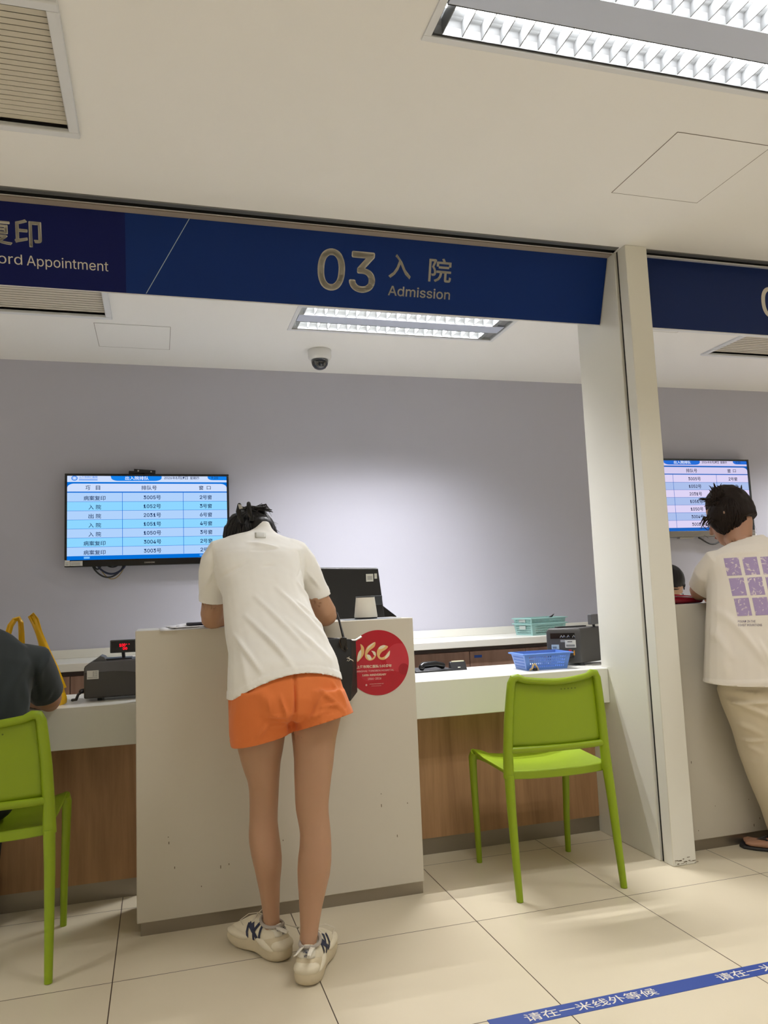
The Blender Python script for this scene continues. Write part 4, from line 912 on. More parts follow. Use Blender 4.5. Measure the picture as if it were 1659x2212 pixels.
# tee
TS = [(1560, 489, 745, 2.60, .135, .1), (1512, 490, 742, 2.603, .135, .2), (1480, 490.5, 738.5, 2.61, .134, .3), (1454, 491.4, 731, 2.622, .131, .35), (1428, 492.3, 723, 2.64, .127, .4), (1410, 492.3, 716.5, 2.655, .124, .45), (1378, 487.5, 702, 2.685, .12, .45), (1352, 485, 687, 2.71, .117, .45), (1331, 483, 677, 2.73, .116, .45), (1306, 481.5, 664, 2.755, .116, .45), (1285, 480, 657, 2.775, .117, .4), (1262, 472, 656, 2.80, .118, .38), (1237, 463, 657, 2.825, .116, .35), (1214, 457, 659, 2.848, .110, .3), (1197, 453, 664, 2.866, .1, .22), (1184, 456, 661, 2.882, .088, .15), (1175, 464, 649, 2.893, .080, .1), (1167, 476, 632, 2.903, .073, .08), (1160, 490, 613, 2.912, .066, .06), (1155, 508, 600, 2.922, .059, .05), (1149, 536, 592, 2.933, .052, .05), (1142, 549, 586, 2.945, .047, .05), (1128, 555, 581, 2.962, .044, .05)]
S = MB(); S.loft([RP(xl, xr, y, Y, d_, ln) for y, xl, xr, Y, d_, ln in TS], TEE)
def rp2(x, y, Y, r): return at(x, y, Y), r
def sleeve(lst):
    S.tube([at(x, y, Y) for x, y, Y, r in lst], [r for *_, r in lst], TEE, 24, ends=False)
sleeve([(497, 1190, 2.865, .052), (478, 1196, 2.868, .058), (466, 1215, 2.875, .056), (460, 1240, 2.885, .052), (457, 1270, 2.90, .047), (457, 1300, 2.915, .0435), (457, 1330, 2.93, .044)])
sleeve([(618, 1188, 2.862, .05), (637, 1197, 2.862, .056), (652, 1216, 2.868, .055), (665, 1240, 2.876, .052), (678, 1266, 2.887, .048), (690, 1291, 2.898, .0455), (703, 1318, 2.908, .046)])
e_l, e_r = at(457, 1299, 2.915), at(689, 1288, 2.897)
dl = (el-sl).normalized(); dr = (er-sr).normalized()
hemL, hemR = at(490.5, 1510, 2.60), at(738.5, 1471, 2.61)
hx = (hemR-hemL).normalized(); hn = hx.cross(V((0, 1, .24)).normalized()); hn = -hn if hn.z > 0 else hn
hem_c = at(620, 1466, 2.49)                         # the hem rides up over the seat
def hem_pt(p):                                       # signed distance below the hem curve
    u = (p.x-hemL.x)/(hemR.x-hemL.x); zc_ = hemL.z+(hemR.z-hemL.z)*u+.058*max(0, 1-(2*u-1.06)**2)*max(.2, min(1, (2.68-p.y)/.12))
    return zc_-p.z
fT = folds([(523, 1330, 600, 1415, .008, .006), (500, 1370, 545, 1440, .007, .006), (545, 1290, 640, 1395, .008, .0055), (590, 1270, 690, 1380, .008, .005), (600, 1335, 690, 1420, .009, .004), (560, 1370, 610, 1435, .007, .004), (640, 1260, 676, 1318, .006, .005), (655, 1330, 700, 1365, .005, .004), (630, 1300, 680, 1345, .005, .004), (480, 1245, 530, 1215, .006, -.004), (540, 1170, 600, 1182, .006, .005), (545, 1188, 600, 1184, .004, -.004), (650, 1190, 664, 1275, .004, -.004), (461, 1185, 466, 1260, .004, -.003), (445, 1270, 468, 1225, .005, .004), (675, 1235, 705, 1270, .005, .004), (660, 1215, 640, 1250, .005, -.003), (565, 1225, 590, 1222, .006, -.003), (510, 1390, 520, 1480, .010, .003), (700, 1400, 722, 1455, .010, .003), (540, 1430, 690, 1415, .02, .002)], 2.74)
def dT(co, no):
    s = fT(co, no)+.0016*noise.noise(co*14)+.0008*noise.noise(co*40)
    d = -hem_pt(co)
    if .0 < d < .021 and co.z < .95: s += .0022
    for e_, dd in ((e_l, dl), (e_r, dr)):
        if (co-e_).length < .11 and -.018 < (co-e_).dot(dd) < 0: s += .0016
    return s
me = remesh(S, .0055, 5)
for v in me.vertices:                                # neckline drop, hem shaping
    pass
bm = bmesh.new(); bm.from_mesh(me); bmesh.ops.delete(bm, geom=[v for v in bm.verts if v.co.z < .95 and v.co.y < 2.9 and hem_pt(v.co) > .004], context='VERTS')
for v in bm.verts:
    if v.co.z < .95 and v.is_boundary: v.co.z += hem_pt(v.co)
bm.to_mesh(me); bm.free()
nk = at(568, 1139, 2.947)
cuts = [(e_l, dl, lambda p: (p-e_l).length < .1 and p.x < e_l.x+.05), (e_r, (dr+V((-.25, 0, 0))).normalized(), lambda p: (p-e_r).length < .1 and p.x > e_r.x-.055), (nk, V((-.05, .55, .83)).normalized(), lambda p: (p-nk).length < .09)]
tee = finish('tshirt', me, TEE, W, cuts, dT, .0025)
bt = bvh_of(tee)
mb = MB(); q = [at(551, 1150, 2.9), at(574, 1150.5, 2.9), at(574, 1162, 2.9), at(551, 1161.5, 2.9)]; gridquad(mb, q[3], q[2], q[1], q[0], mat('grey rubber patch', (190, 188, 176), .5), 6); stick_on(mb, bt, None, .0022); pt = mb.build('neck_patch', tee, solid=.001)
mb = MB(); gridquad(mb, at(553, 1160, 2.9), at(562, 1160, 2.9), at(560, 1152, 2.9), at(553, 1153, 2.9), mat('patch relief', (160, 158, 148), .5), 3); gridquad(mb, at(567, 1160, 2.9), at(573, 1160, 2.9), at(572, 1152, 2.9), at(564, 1153, 2.9), mat('patch relief', (160, 158, 148), .5), 3); stick_on(mb, bt, None, .0035); mb.build('patch_emblem', pt)
# shorts
S = MB()
S.loft([RP(xl, xr, y, Y, d_, ln) for y, xl, xr, Y, d_, ln in [(1425, 505, 716, 2.64, .112, .5), (1450, 500, 727, 2.622, .12, .4), (1480, 494, 737, 2.61, .126, .25), (1510, 492, 745, 2.602, .13, .1), (1535, 494, 740, 2.6, .125, 0), (1552, 500, 725, 2.6, .1, 0)]], ORANGE)
S.loft([RP(xl, xr, y, Y, d_, 0) for y, xl, xr, Y, d_ in [(1490, 494, 632, 2.605, .118), (1530, 493.5, 633, 2.61, .12), (1560, 494, 631, 2.613, .118), (1590, 495, 628, 2.617, .112), (1620, 500, 626, 2.62, .108), (1660, 503, 627, 2.62, .106)]], ORANGE)
S.loft([RP(xl, xr, y, Y, d_, 0) for y, xl, xr, Y, d_ in [(1485, 636, 740, 2.59, .122), (1515, 634, 752, 2.588, .126), (1540, 630, 761, 2.586, .13), (1570, 629, 764, 2.586, .13), (1610, 630, 764, 2.586, .128)]], ORANGE)
hl0, hl1 = at(500, 1615, 2.60), at(629, 1582, 2.56); hr0, hr1 = at(628, 1583, 2.55), at(763, 1538, 2.56)
def hplane(a, b, slope):
    n_ = (b-a).cross(V((0, 1, slope))).normalized(); return -n_ if n_.z > 0 else n_
xm = at(630, 1580, 2.6).x
cuts = [((hl0+hl1)/2, hplane(hl0, hl1, -.02), lambda p: p.x <= xm+.003 and p.z < .83), ((hr0+hr1)/2, hplane(hr0, hr1, -.16), lambda p: p.x >= xm-.003 and p.z < .83)]
fS = folds([(636, 1430, 635, 1575, .0042, -.0065), (632, 1530, 628, 1590, .005, -.004), (578, 1560, 555, 1600, .006, .006), (602, 1500, 622, 1560, .006, .006), (583, 1545, 620, 1545, .0035, .004), (578, 1556, 620, 1556, .0035, .004), (580, 1567, 620, 1566, .0035, .003), (575, 1505, 582, 1535, .004, .003), (690, 1490, 740, 1535, .006, .006), (695, 1495, 672, 1545, .006, .005), (700, 1503, 730, 1525, .004, -.004), (720, 1475, 745, 1520, .006, .005), (690, 1525, 730, 1518, .004, .004), (660, 1555, 700, 1530, .007, .004), (520, 1520, 505, 1590, .012, .003), (500, 1500, 500, 1548, .003, -.006), (550, 1480, 600, 1540, .02, .004)], 2.5)
nl_, nr_ = hplane(hl0, hl1, -.02), hplane(hr0, hr1, -.16)
def dS(co, no):
    s = fS(co, no)+.0015*noise.noise(co*16)
    d = (co-(hl0+hl1)/2).dot(nl_) if co.x < xm else (co-(hr0+hr1)/2).dot(nr_)
    if -.023 < d < -.0205: s -= .0012
    if -.0205 <= d: s += .001
    return s
shorts = finish('shorts', remesh(S, .0055, 4), ORANGE, W, cuts, dS, .0028); tuck(body, [tee, shorts])
# hair
def strands(mb, c, R, s, n, m, r0=.0011, zmin=-.05, spread=.02, fly=0):
    for k in range(n):
        a = random.uniform(0, 2*pi); b = random.uniform(zmin, .9); q = V((.083*s*cos(a)*sqrt(1-min(.99, b*b)), .1*s*sin(a)*sqrt(1-min(.99, b*b))-.006, .108*s*b+.01))
        if q.y > .05 and b < .5: continue
        p0 = c+R @ q; d = (R @ q).normalized(); tdir = V((random.uniform(-1, 1), random.uniform(-1, 1), random.uniform(-.3, 1)))*spread
        mb.tube([p0, p0+d*spread*.4+tdir*.4, p0+d*spread*.5+tdir], [r0, r0*.8, r0*.3], m, 5)
def locks(mb, c, rad, goal, n, m, r=.0042, back=True):  # combed locks lying over an ellipsoid, running to the knot
    g = V(goal)-c; gd = V((g.x/rad[0], g.y/rad[1], g.z/rad[2])).normalized()
    for k in range(n):
        while True:
            d = V((random.gauss(0, 1), random.gauss(0, 1), random.gauss(0, 1))).normalized()
            if d.z < .35 and (d.y < .25) and d.dot(gd) < .6: break
        w0 = random.uniform(.99, 1.03); pts = []; jt = V((random.uniform(-.12, .12), random.uniform(-.1, .1), random.uniform(-.1, .1)))
        for i in range(7):
            u = i/6*random.uniform(.93, 1.0); q = (d*(1-u)+gd*u+jt*sin(pi*u)).normalized()*w0; pts.append(c+V((q.x*rad[0], q.y*rad[1], q.z*rad[2])))
        mb.tube(pts, [r*.4, r*.9, r, r, r*.9, r*.8, r*.3], m, 6, flat=.7)
def haircap(mb, c, R, s, m, low=-.06):
    P = lambda x, y, z: c+R @ V((x*s, y*s, z*s)); rings = []
    for k in range(13):
        u = k/12; z = low+(.128-low)*u; f = sqrt(max(.001, 1-(max(0, z-.01)/.122)**2)) if z > .01 else 1-.12*(.01-z)/.07
        rings.append([P(.086*f*cos(t), -.008+.108*f*sin(t)*(1 if sin(t) < 0 else (.80 if z > .05 else .35)), z) for t in [2*pi*j/32 for j in range(32)]])
    mb.loft(rings, m)
Hh = MB(); haircap(Hh, hc, HR, 1.04, HAIR)
Hh.ell(at(541, 1158, 3.0), (.094, .07, .093), HAIR); Hh.ell(at(512, 1150, 3.02), (.045, .06, .075), HAIR); Hh.ell(at(572, 1150, 3.02), (.042, .06, .07), HAIR)
Hh.ell(at(563, 1140, 2.955), (.050, .042, .044), HAIR); Hh.tube([at(590, 1140, 3.05), at(596, 1158, 3.06), at(594, 1190, 3.07)], [.012, .012, .004], HAIR, 8); Hh.tube([at(490, 1140, 3.05), at(487, 1158, 3.06), at(488, 1190, 3.07)], [.012, .012, .004], HAIR, 8)
hm = remesh(Hh, .005, 4)
hair = finish('hair', hm, HAIR, W, (), lambda co, no: .0022*noise.noise(V((co.x*60, co.y*60, co.z*10)))+.0012*noise.noise(co*45))
mb = MB(); bc = at(546, 1104, 3.0); locks(mb, at(541, 1159, 3.0), (.096, .075, .096), bc+V((-.01, -.02, 0)), 150, HAIR)
for k in range(46):                                 # twisted bun: many short locks
    a = random.uniform(0, 2*pi); r = random.uniform(.004, .03); p0 = bc+V((r*cos(a)*1.15-.002, r*sin(a)*.7, -.016)); e = V((.028*cos(a+.9)+random.uniform(.0, .03), .02*sin(a), random.uniform(.012, .036)))
    mb.tube([p0, p0+e*.5+V((0, 0, .012)), p0+e+V((.006, 0, -.004))], [.007, .006, .0015], HAIR, 7)
for k in range(10):
    p0 = at(555+random.uniform(-5, 10), 1095, 3.0); mb.tube([p0, p0+V((.02, 0, .006+.01*random.random())), p0+V((.035+.02*random.random(), 0, -.01-.03*random.random()))], [.002, .0014, .0004], HAIR, 5)
for k in range(16):
    a = random.uniform(-2.6, .0); p0 = at(541+52*cos(a), 1160-56*abs(sin(a)), 3.0); mb.tube([p0, p0+V((.012*cos(a), 0, .006)), p0+V((.024*cos(a)+random.uniform(-.01, .01), 0, -.004))], [.0009, .0007, .0003], HAIR, 4)
mb.build('bun', hair)
clip = MB(); Yc = 2.925
for off in (0, 1):
    pa = [(517, 1091), (515, 1105), (517, 1118), (521, 1127)] if off == 0 else [(537, 1088), (538, 1102), (541, 1114), (546, 1124)]
    clip.tube([at(x, y, Yc) for x, y in pa], [.008, .010, .008, .003], BLACKM, 10, flat=.6, up=(0, 1, 0))
    for k in range(3):
        p = at(pa[2][0]+k*3, pa[2][1], Yc); clip.tube([p, p+V((.006*(1 if off == 0 else -.3), -.002, -.02)), p+V((.012 if off == 0 else .0, .004, -.026))], [.0035, .003, .0012], BLACKM, 6)
clip.tube([at(517, 1096, Yc+.01), at(528, 1098, Yc+.012), at(538, 1094, Yc+.01)], .006, BLACKM, 8)
cl = clip.build('hair_claw', hair); mb = MB(); mb.prism([at(514, 1089, Yc-.012), at(521, 1090, Yc-.012), at(525, 1098, Yc-.012), at(517, 1100, Yc-.012)], (0, .004, 0), SILVER); mb.build('metal_plate', cl, bevel=.001)
# chunky sneakers
def sneaker(parent, heel, fwd, outer):
    f_ = V((fwd[0], fwd[1], 0)).normalized(); r_ = V((f_.y, -f_.x, 0)); X = M(((r_.x, f_.x, 0, heel[0]), (r_.y, f_.y, 0, heel[1]), (0, 0, 1, 0), (0, 0, 0, 1)))
    W_ = [(-.004, .020), (.012, .034), (.05, .0385), (.10, .038), (.15, .043), (.19, .0475), (.225, .045), (.25, .036), (.268, .018)]
    tops = [.088, .106, .098, .104, .106, .084, .066, .054, .040]
    up = MB(); rings = []
    for (y, w_), tp in zip(W_, tops):
        zc_ = (tp+.022)/2; hh = (tp-.022)/2; skew = -.028 if tp > .1 else -.012
        rings.append([X @ V((w_*(1-.25*max(0, s2))*c2, y+skew*(.5 if s2 > 0 else 0)*s2*(-1 if y < .03 else 0), zc_+hh*s2)) for c2, s2 in [(math.copysign(abs(cos(t))**.8, cos(t)), math.copysign(abs(sin(t))**.75, sin(t))) for t in [2*pi*k/24 for k in range(24)]]])
    up.loft(rings, SHOE); o = up.build('sneaker', parent, smooth=80, subsurf=1)
    bv = bvh_of(o)
    so = MB(); out = [(-.022, 0), (-.016, -.026), (.01, -.042), (.05, -.044), (.10, -.038), (.15, -.046), (.20, -.053), (.24, -.046), (.268, -.028), (.280, 0)]
    ol = [(y, x) for y, x in out]+[(y, -x) for y, x in out[::-1][1:-1]]
    rings = []
    for z, k, lift in ((.0, .93, 1), (.006, .99, 1), (.02, 1.03, 0), (.034, 1.0, 0), (.046, .93, 0), (.056, .84, 0)):
        rings.append([X @ V((x*k, .125+(y-.125)*k, z*(1+.5*max(0, (.06-y)/.08)*(z > .03))+(.010*lift*max(0, (y-.19)/.09)+(.010*lift if .085 < y < .12 else 0)))) for y, x in ol])
    so.loft(rings, SOLE); so.build('sole', o, smooth=60, subsurf=1)
    bu = MB(); bu.ell(X @ V((0, .006, .046)), (.040, .03, .024), SHOE, X.to_3x3()); bu.ell(X @ V((outer*.03, .05, .044)), (.018, .05, .014), SHOE, X.to_3x3() @ M.Rotation(.2, 3, 'X')); bu.ell(X @ V((outer*.036, .19, .045)), (.018, .06, .016), SHOE, X.to_3x3()); bu.build('overlay', o)
    co = MB(); co.tube([X @ V((.030*cos(t), .056+.044*sin(t), .1015+.005*sin(t)-.004*cos(2*t))) for t in [2*pi*k/24 for k in range(24)]], .0055, mat('grey lining', (168, 160, 150), .8), 8, closed=True); co.build('collar', o)
    ht = MB(); gridquad(ht, X @ V((-.026, -.05, .074)), X @ V((.026, -.05, .074)), X @ V((.024, -.05, .104)), X @ V((-.024, -.05, .104)), mat('pale heel tab', (226, 220, 204), .55), 6); stick_on(ht, bv, f_, .0022); h_ = ht.build('heel_tab', o, solid=.0015)
    tx = MB(); tx.text('YANKEES', X @ V((-.019, -.05, .089)), X @ V((.019, -.05, .089)), X @ V((-.019, -.05, .098)), NAVY, .02); tx.text('NY', X @ V((-.005, -.05, .078)), X @ V((.005, -.05, .078)), X @ V((-.005, -.05, .086)), NAVY, .03); stick_on(tx, bv, f_, .005); tx.build('heel_lettering', h_, smooth=0)
    ny = MB(); dd = -r_*outer; g0, g1 = (.075, .135) if outer > 0 else (.135, .075)
    for y0, z0, y1, z1, w_ in ((g0, .046, g0, .09, .0045), (g0, .09, g1, .046, .006), (g1, .046, g1, .092, .0045), ((g0*.75+g1*.25), .093, (g0+g1)/2, .072, .005), ((g0*.25+g1*.75), .096, (g0+g1)/2, .072, .005), ((g0+g1)/2, .072, (g0+g1)/2, .042, .005)):
        a_, b_ = X @ V((outer*.08, y0, z0)), X @ V((outer*.08, y1, z1)); n_ = (b_-a_).normalized().cross(dd).normalized()*w_; gridquad(ny, a_-n_, b_-n_, b_+n_, a_+n_, NAVY, 5)
    stick_on(ny, bv, dd, .002); ny.build('side_emblem', o, smooth=0)
    la = MB()
    for k in range(4):
        y = .125+k*.018; z = .108-k*.0115; la.tube([X @ V((-.024, y, z-.012)), X @ V((0, y+.004, z+.004)), X @ V((.024, y, z-.012))], .0028, mat('lace', (220, 212, 196), .8), 6)
    for s2 in (-1, 1): la.tube([X @ V((0, .125, .114)), X @ V((s2*.03, .14, .116)), X @ V((s2*.058, .15, .102)), X @ V((s2*.05, .145, .085))], .0013, mat('lace', (220, 212, 196), .8), 6)
    la.build('laces', o)
sneaker(W, (.372, 2.612), (-.50, .865), -1)
sneaker(W, (.412, 2.424), (.40, .90), 1)
mb = MB(); p = wr.lerp(fr_, .12); d_ = (fr_-wr).normalized(); mb.tube([p+(d_.orthogonal().normalized()*cos(t)+d_.cross(d_.orthogonal().normalized())*sin(t))*.027 for t in [2*pi*k/20 for k in range(20)]], .003, SILVER, 6, closed=True); mb.build('bracelet', W)
# her handbag hangs from the right forearm
t = thing('handbag', (.66, 2.89, .757), 'black nylon handbag hanging from the leaning woman\'s right arm', 'handbag')
bot = [V((.575, 2.835, .775)), V((.677, 2.85, .757)), V((.7235, 2.925, .78)), V((.62, 2.915, .79))]
midr = [V((.565, 2.838, .88)), V((.690, 2.853, .87)), V((.7215, 2.915, .875)), V((.61, 2.91, .885))]
topr = [V((.575, 2.868, .992)), V((.690, 2.872, .984)), V((.718, 2.895, .976)), V((.60, 2.888, .992))]
def sub(r, n=6): return [r[i].lerp(r[(i+1) % 4], k/n) for i in range(4) for k in range(n)]
NYL = mat('black nylon', (20, 20, 22), .55, bump=.05, bscale=500)
mb = MB(); mb.loft([sub(bot), [a.lerp(b, .5) for a, b in zip(sub(bot), sub(midr))], sub(midr), [a.lerp(b, .5) for a, b in zip(sub(midr), sub(topr))], sub(topr)], NYL); bg = mb.build('body', t, smooth=50, bevel=.003)
bb = bvh_of(bg)
mb = MB(); pts = [at(746, 1400, 2.862), at(743, 1382, 2.865), at(738, 1362, 2.88), at(733, 1342, 2.905), at(728, 1326, 2.93), at(715, 1316, 2.955), at(700, 1320, 2.965), at(692, 1345, 2.93), at(700, 1378, 2.90)]
mb.tube(pts, [.010, .0095, .008, .0075, .0075, .0075, .0075, .0075, .009], mat('black leather', (24, 22, 22), .45), 10, flat=.5); mb.build('handle', t)
mb = MB()
q = [at(741, 1376, 2.84), at(749, 1378, 2.84), at(750, 1400, 2.84), at(746, 1406, 2.84), at(738, 1400, 2.84), at(734, 1385, 2.84), at(736, 1378, 2.84)]
mb.add(q, [list(range(7))], mat('black leather', (24, 22, 22), .45)); stick_on(mb, bb, None, .002); o = mb.build('handle_tab', t, smooth=0, solid=.0015)
mb = MB(); qq = q[2:]+[q[0]]; mb.tube(q[2:7], .0012, mat('tan edge', (190, 160, 120), .6), 6); stick_on(mb, bb, None, .003); mb.build('piping', o)
mb = MB(); gold = mat('silver thread', (214, 206, 190), .5)
for x0, y0, x1, y1, w_ in ((751, 1421, 757, 1424, 1.6), (757, 1424, 763, 1427, 1.3), (752, 1425, 749.5, 1428, .7), (756, 1425.5, 752, 1428.5, .7), (760, 1426, 764, 1429, .7), (751, 1421, 749, 1422, 1.0), (753, 1420, 755, 1419, 1.0)):
    a_, b_ = at(x0, y0, 2.84), at(x1, y1, 2.84); n_ = (b_-a_).normalized().cross(V((0, 1, 0)))*(w_*.0011); gridquad(mb, a_-n_, b_-n_, b_+n_, a_+n_, gold, 2)
stick_on(mb, bb, None, .002); mb.build('emblem', t, smooth=0)
mb = MB(); mb.tube([at(758, 1383, 2.88), at(768, 1383, 2.885), at(780, 1376, 2.89)], [.0025, .003, .004], SILVER, 8); mb.tube([at(704, 1378, 2.875), at(740, 1380, 2.877), at(770, 1384, 2.885)], .0022, mat('zip grey', (90, 90, 92), .4, metal=.5), 6); mb.build('zip', t)
# ------------------------------------------------------------------ seated man at the left edge
Mn = thing('person', (-.62, 3.0, 0), 'seated man in a dark slate tee at the left edge, back to the camera', 'person')
B = MB(); cx_ = -58
MT = [(1700, 95, 2.95, .10, 0), (1640, 105, 2.94, .115, 0), (1560, 118, 2.94, .115, .1), (1500, 124, 2.95, .115, .2), (1440, 132, 2.97, .11, .35), (1405, 122, 2.99, .10, .45), (1380, 92, 3.0, .085, .5), (1366, 62, 3.01, .07, .5), (1352, 44, 3.02, .058, .5)]
B.loft([RP(cx_-h_, cx_+h_*.93, y, Y, d_-.012, ln) for y, h_, Y, d_, ln in MT], SKIN2)
msr, mer = at(72, 1432, 3.0), at(106, 1510, 3.17); mwr = V((-.52, 3.36, .81)); msl, mel = at(-185, 1432, 3.0), at(-228, 1515, 3.17); mwl = V((-.66, 3.38, .81))
for s_, e_, w_ in ((msr, mer, mwr), (msl, mel, mwl)):
    B.tube([s_, s_.lerp(e_, .5), e_, e_+V((0, .012, -.014))], [.05, .05, .046, .036], SKIN2, 18); B.tube([e_+V((0, .01, -.004)), e_.lerp(w_, .5), w_], [.042, .040, .028], SKIN2, 18)
hand(B, mwr, V((-.6, .6, -.1)), V((0, 0, 1)), 1, .3, 1.05); hand(B, mwl, V((.6, .6, -.1)), V((0, 0, 1)), -1, .3, 1.05)
mh = V((-.70, 3.10, 1.31)); MR = rot(V((-.25, .85, -.45)), V((0, .4, .9))); B.tube([at(-62, 1375, 3.0), at(-72, 1345, 3.03), mh+MR @ V((0, -.03, -.05))], [.07, .06, .058], SKIN2, 18); head(B, mh, MR, 1.02)
for sx, kx in ((-.70, -.80), (-.56, -.64)):
    B.tube([(sx, 3.0, .53), (kx, 3.33, .50), (kx, 3.36, .44), (kx, 3.30, .25), (kx, 3.27, .07)], [.085, .065, .058, .052, .042], SKIN2, 16); B.tube([(kx, 3.27, .05), (kx, 3.34, .04)], [.042, .035], SKIN2, 12)
bM = finish('body', remesh(B, .0065, 5), SKIN2, Mn); face_parts(Mn, mh, MR, 1.02)
S = MB(); S.loft([RP(cx_-h_, cx_+h_, y, Y, d_, ln) for y, h_, Y, d_, ln in MT], TEE3)
for sg in (1, -1):
    s_, e_ = (msr, mer) if sg > 0 else (msl, mel)
    S.tube([s_+V((-.05*sg, 0, .01)), s_, s_.lerp(e_, .4), s_.lerp(e_, .8), s_.lerp(e_, 1.1)], [.062, .068, .066, .062, .062], TEE3, 22, ends=False)
dmr, dml = (mer-msr).normalized(), (mel-msl).normalized(); cr, cl_ = msr.lerp(mer, .78), msl.lerp(mel, .78); nk2 = at(-60, 1353, 3.02)
fM = folds([(72, 1440, 68, 1520, .006, -.006), (60, 1420, 20, 1500, .014, .004), (85, 1420, 80, 1480, .008, .003), (30, 1400, 5, 1530, .016, -.003), (100, 1500, 85, 1525, .006, .003), (50, 1470, 60, 1540, .009, .004)], 2.9)
tM = finish('tshirt', remesh(S, .0065, 5), TEE3, Mn, [(cr, dmr, lambda p: (p-cr).length < .16 and p.x > cr.x-.09), (cl_, dml, lambda p: (p-cl_).length < .16 and p.x < cl_.x+.09), (nk2, V((0, .4, .92)), lambda p: (p-nk2).length < .1 and p.z > nk2.z-.01)], lambda co, no: fM(co, no)+.0015*noise.noise(co*12), .0025)
S = MB()
for sx, kx in ((-.70, -.80), (-.56, -.64)): S.tube([(sx, 2.96, .53), (kx, 3.32, .505), (kx, 3.365, .44), (kx, 3.30, .25), (kx, 3.275, .09)], [.10, .08, .074, .066, .058], TEE3, 16)
S.ell((-.63, 2.95, .54), (.17, .12, .09), TEE3); rM = finish('trousers', remesh(S, .008, 4), mat('black trouser cotton', (34, 36, 40), .9), Mn); tuck(bM, [tM, rM])
for kx in (-.80, -.64):
    mb = MB(); mb.loft([ring(V((kx, y, z)), V((w_, 0, 0)), V((0, 0, h_)), 16) for y, z, w_, h_ in ((3.20, .04, .03, .036), (3.24, .045, .042, .042), (3.32, .04, .045, .038), (3.40, .03, .045, .028), (3.45, .02, .03, .018))], BLACKP); mb.build('shoe', Mn)
Hh = MB(); haircap(Hh, mh, MR, 1.04, HAIR, -.03); finish('hair', remesh(Hh, .006, 3), HAIR, Mn)

# ------------------------------------------------------------------ standing woman in the printed tee at the right
P2 = thing('person', (2.5, 2.8, 0), 'woman in cream printed tee and beige trousers standing at the right counter', 'person')
B = MB()
WT = [(1500, 1555, 1752, 2.79, .125, 0), (1465, 1552, 1748, 2.785, .125, .1), (1420, 1552, 1738, 2.785, .12, .2), (1360, 1550, 1728, 2.79, .118, .25), (1300, 1548, 1724, 2.80, .118, .3), (1250, 1545, 1720, 2.82, .115, .3), (1215, 1543, 1714, 2.83, .105, .4), (1193, 1556, 1698, 2.84, .085, .4), (1180, 1580, 1668, 2.85, .062, .4)]
B.loft([RP(xl+6, xr-6, y, Y, d_-.02, ln) for y, xl, xr, Y, d_, ln in WT], SKIN2)
sL, eL = at(1540, 1222, 2.84), at(1511, 1277, 3.0); wL = V((2.54, 3.13, 1.10)); sR, eR = at(1712, 1222, 2.84), at(1752, 1282, 2.99); wR = V((2.72, 3.12, 1.10))
for s_, e_, w_ in ((sL, eL, wL), (sR, eR, wR)):
    B.tube([s_, s_.lerp(e_, .5), e_, e_+(e_-s_).normalized()*.012], [.052, .049, .045, .036], SKIN2, 18); B.tube([e_, e_.lerp(w_, .5), w_], [.042, .038, .026], SKIN2, 16)
hand(B, wL, V((.7, .6, -.35)), V((0, 0, 1)), -1, .5); hand(B, wR, V((-.6, .7, -.35)), V((0, 0, 1)), 1, .6)
h2 = at(1573, 1112, 2.92); R2 = rot(V((-.42, .82, -.42)), V((-.12, .4, .9)))
B.tube([at(1600, 1195, 2.84), at(1594, 1168, 2.865), h2+R2 @ V((0, -.03, -.05))], [.064, .058, .056], SKIN2, 20); head(B, h2, R2, .97); B.ell(at(1616, 1131, 2.885), (.014, .018, .033), SKIN2)
TL2 = [(1490, 1575, 1668, .09), (1600, 1612, 1700, .075), (1700, 1645, 1712, .06), (1770, 1668, 1722, .055)]
hipL, hipR = V((2.36, 2.79, .78)), V((2.55, 2.79, .78)); ankL, ankR = V((2.545, 2.80, .07)), V((2.70, 2.78, .07))
for h_, a_ in ((hipL, ankL), (hipR, ankR)): B.tube([h_, h_.lerp(a_, .45)+V((0, -.01, 0)), h_.lerp(a_, .7), a_, a_+V((0, 0, -.02))], [.085, .058, .05, .036, .036], SKIN2, 16)
for a_ in (ankL, ankR):
    ft = a_+V((0, 0, -.04)); dd = V((-.62, .78, 0)).normalized() if a_ is ankL else V((.2, .98, 0)).normalized()
    B.loft([ring(ft+dd*l+V((0, 0, dz)), V((dd.y, -dd.x, 0))*w_, V((0, 0, h_)), 16) for l, w_, h_, dz in ((-.05, .018, .018, -.004), (-.04, .03, .026, 0), (.03, .034, .03, 0), (.10, .042, .018, -.006), (.15, .044, .014, -.009), (.165, .036, .011, -.01))], SKIN2)
    for k in range(5):
        o_ = V((dd.y, -dd.x, 0))*(.034-.0165*k)*(1 if a_ is ankR else -1)*-1; p = ft+dd*.155+o_+V((0, 0, -.010)); L = .034-.005*k
        B.tube([p, p+dd*L*.6+V((0, 0, .003)), p+dd*L], [.0115-.001*k, .011-.001*k, .0085-.0007*k], SKIN2, 8)
b2_ = finish('body', remesh(B, .0052, 4), SKIN2, P2); face_parts(P2, h2, R2, .97)
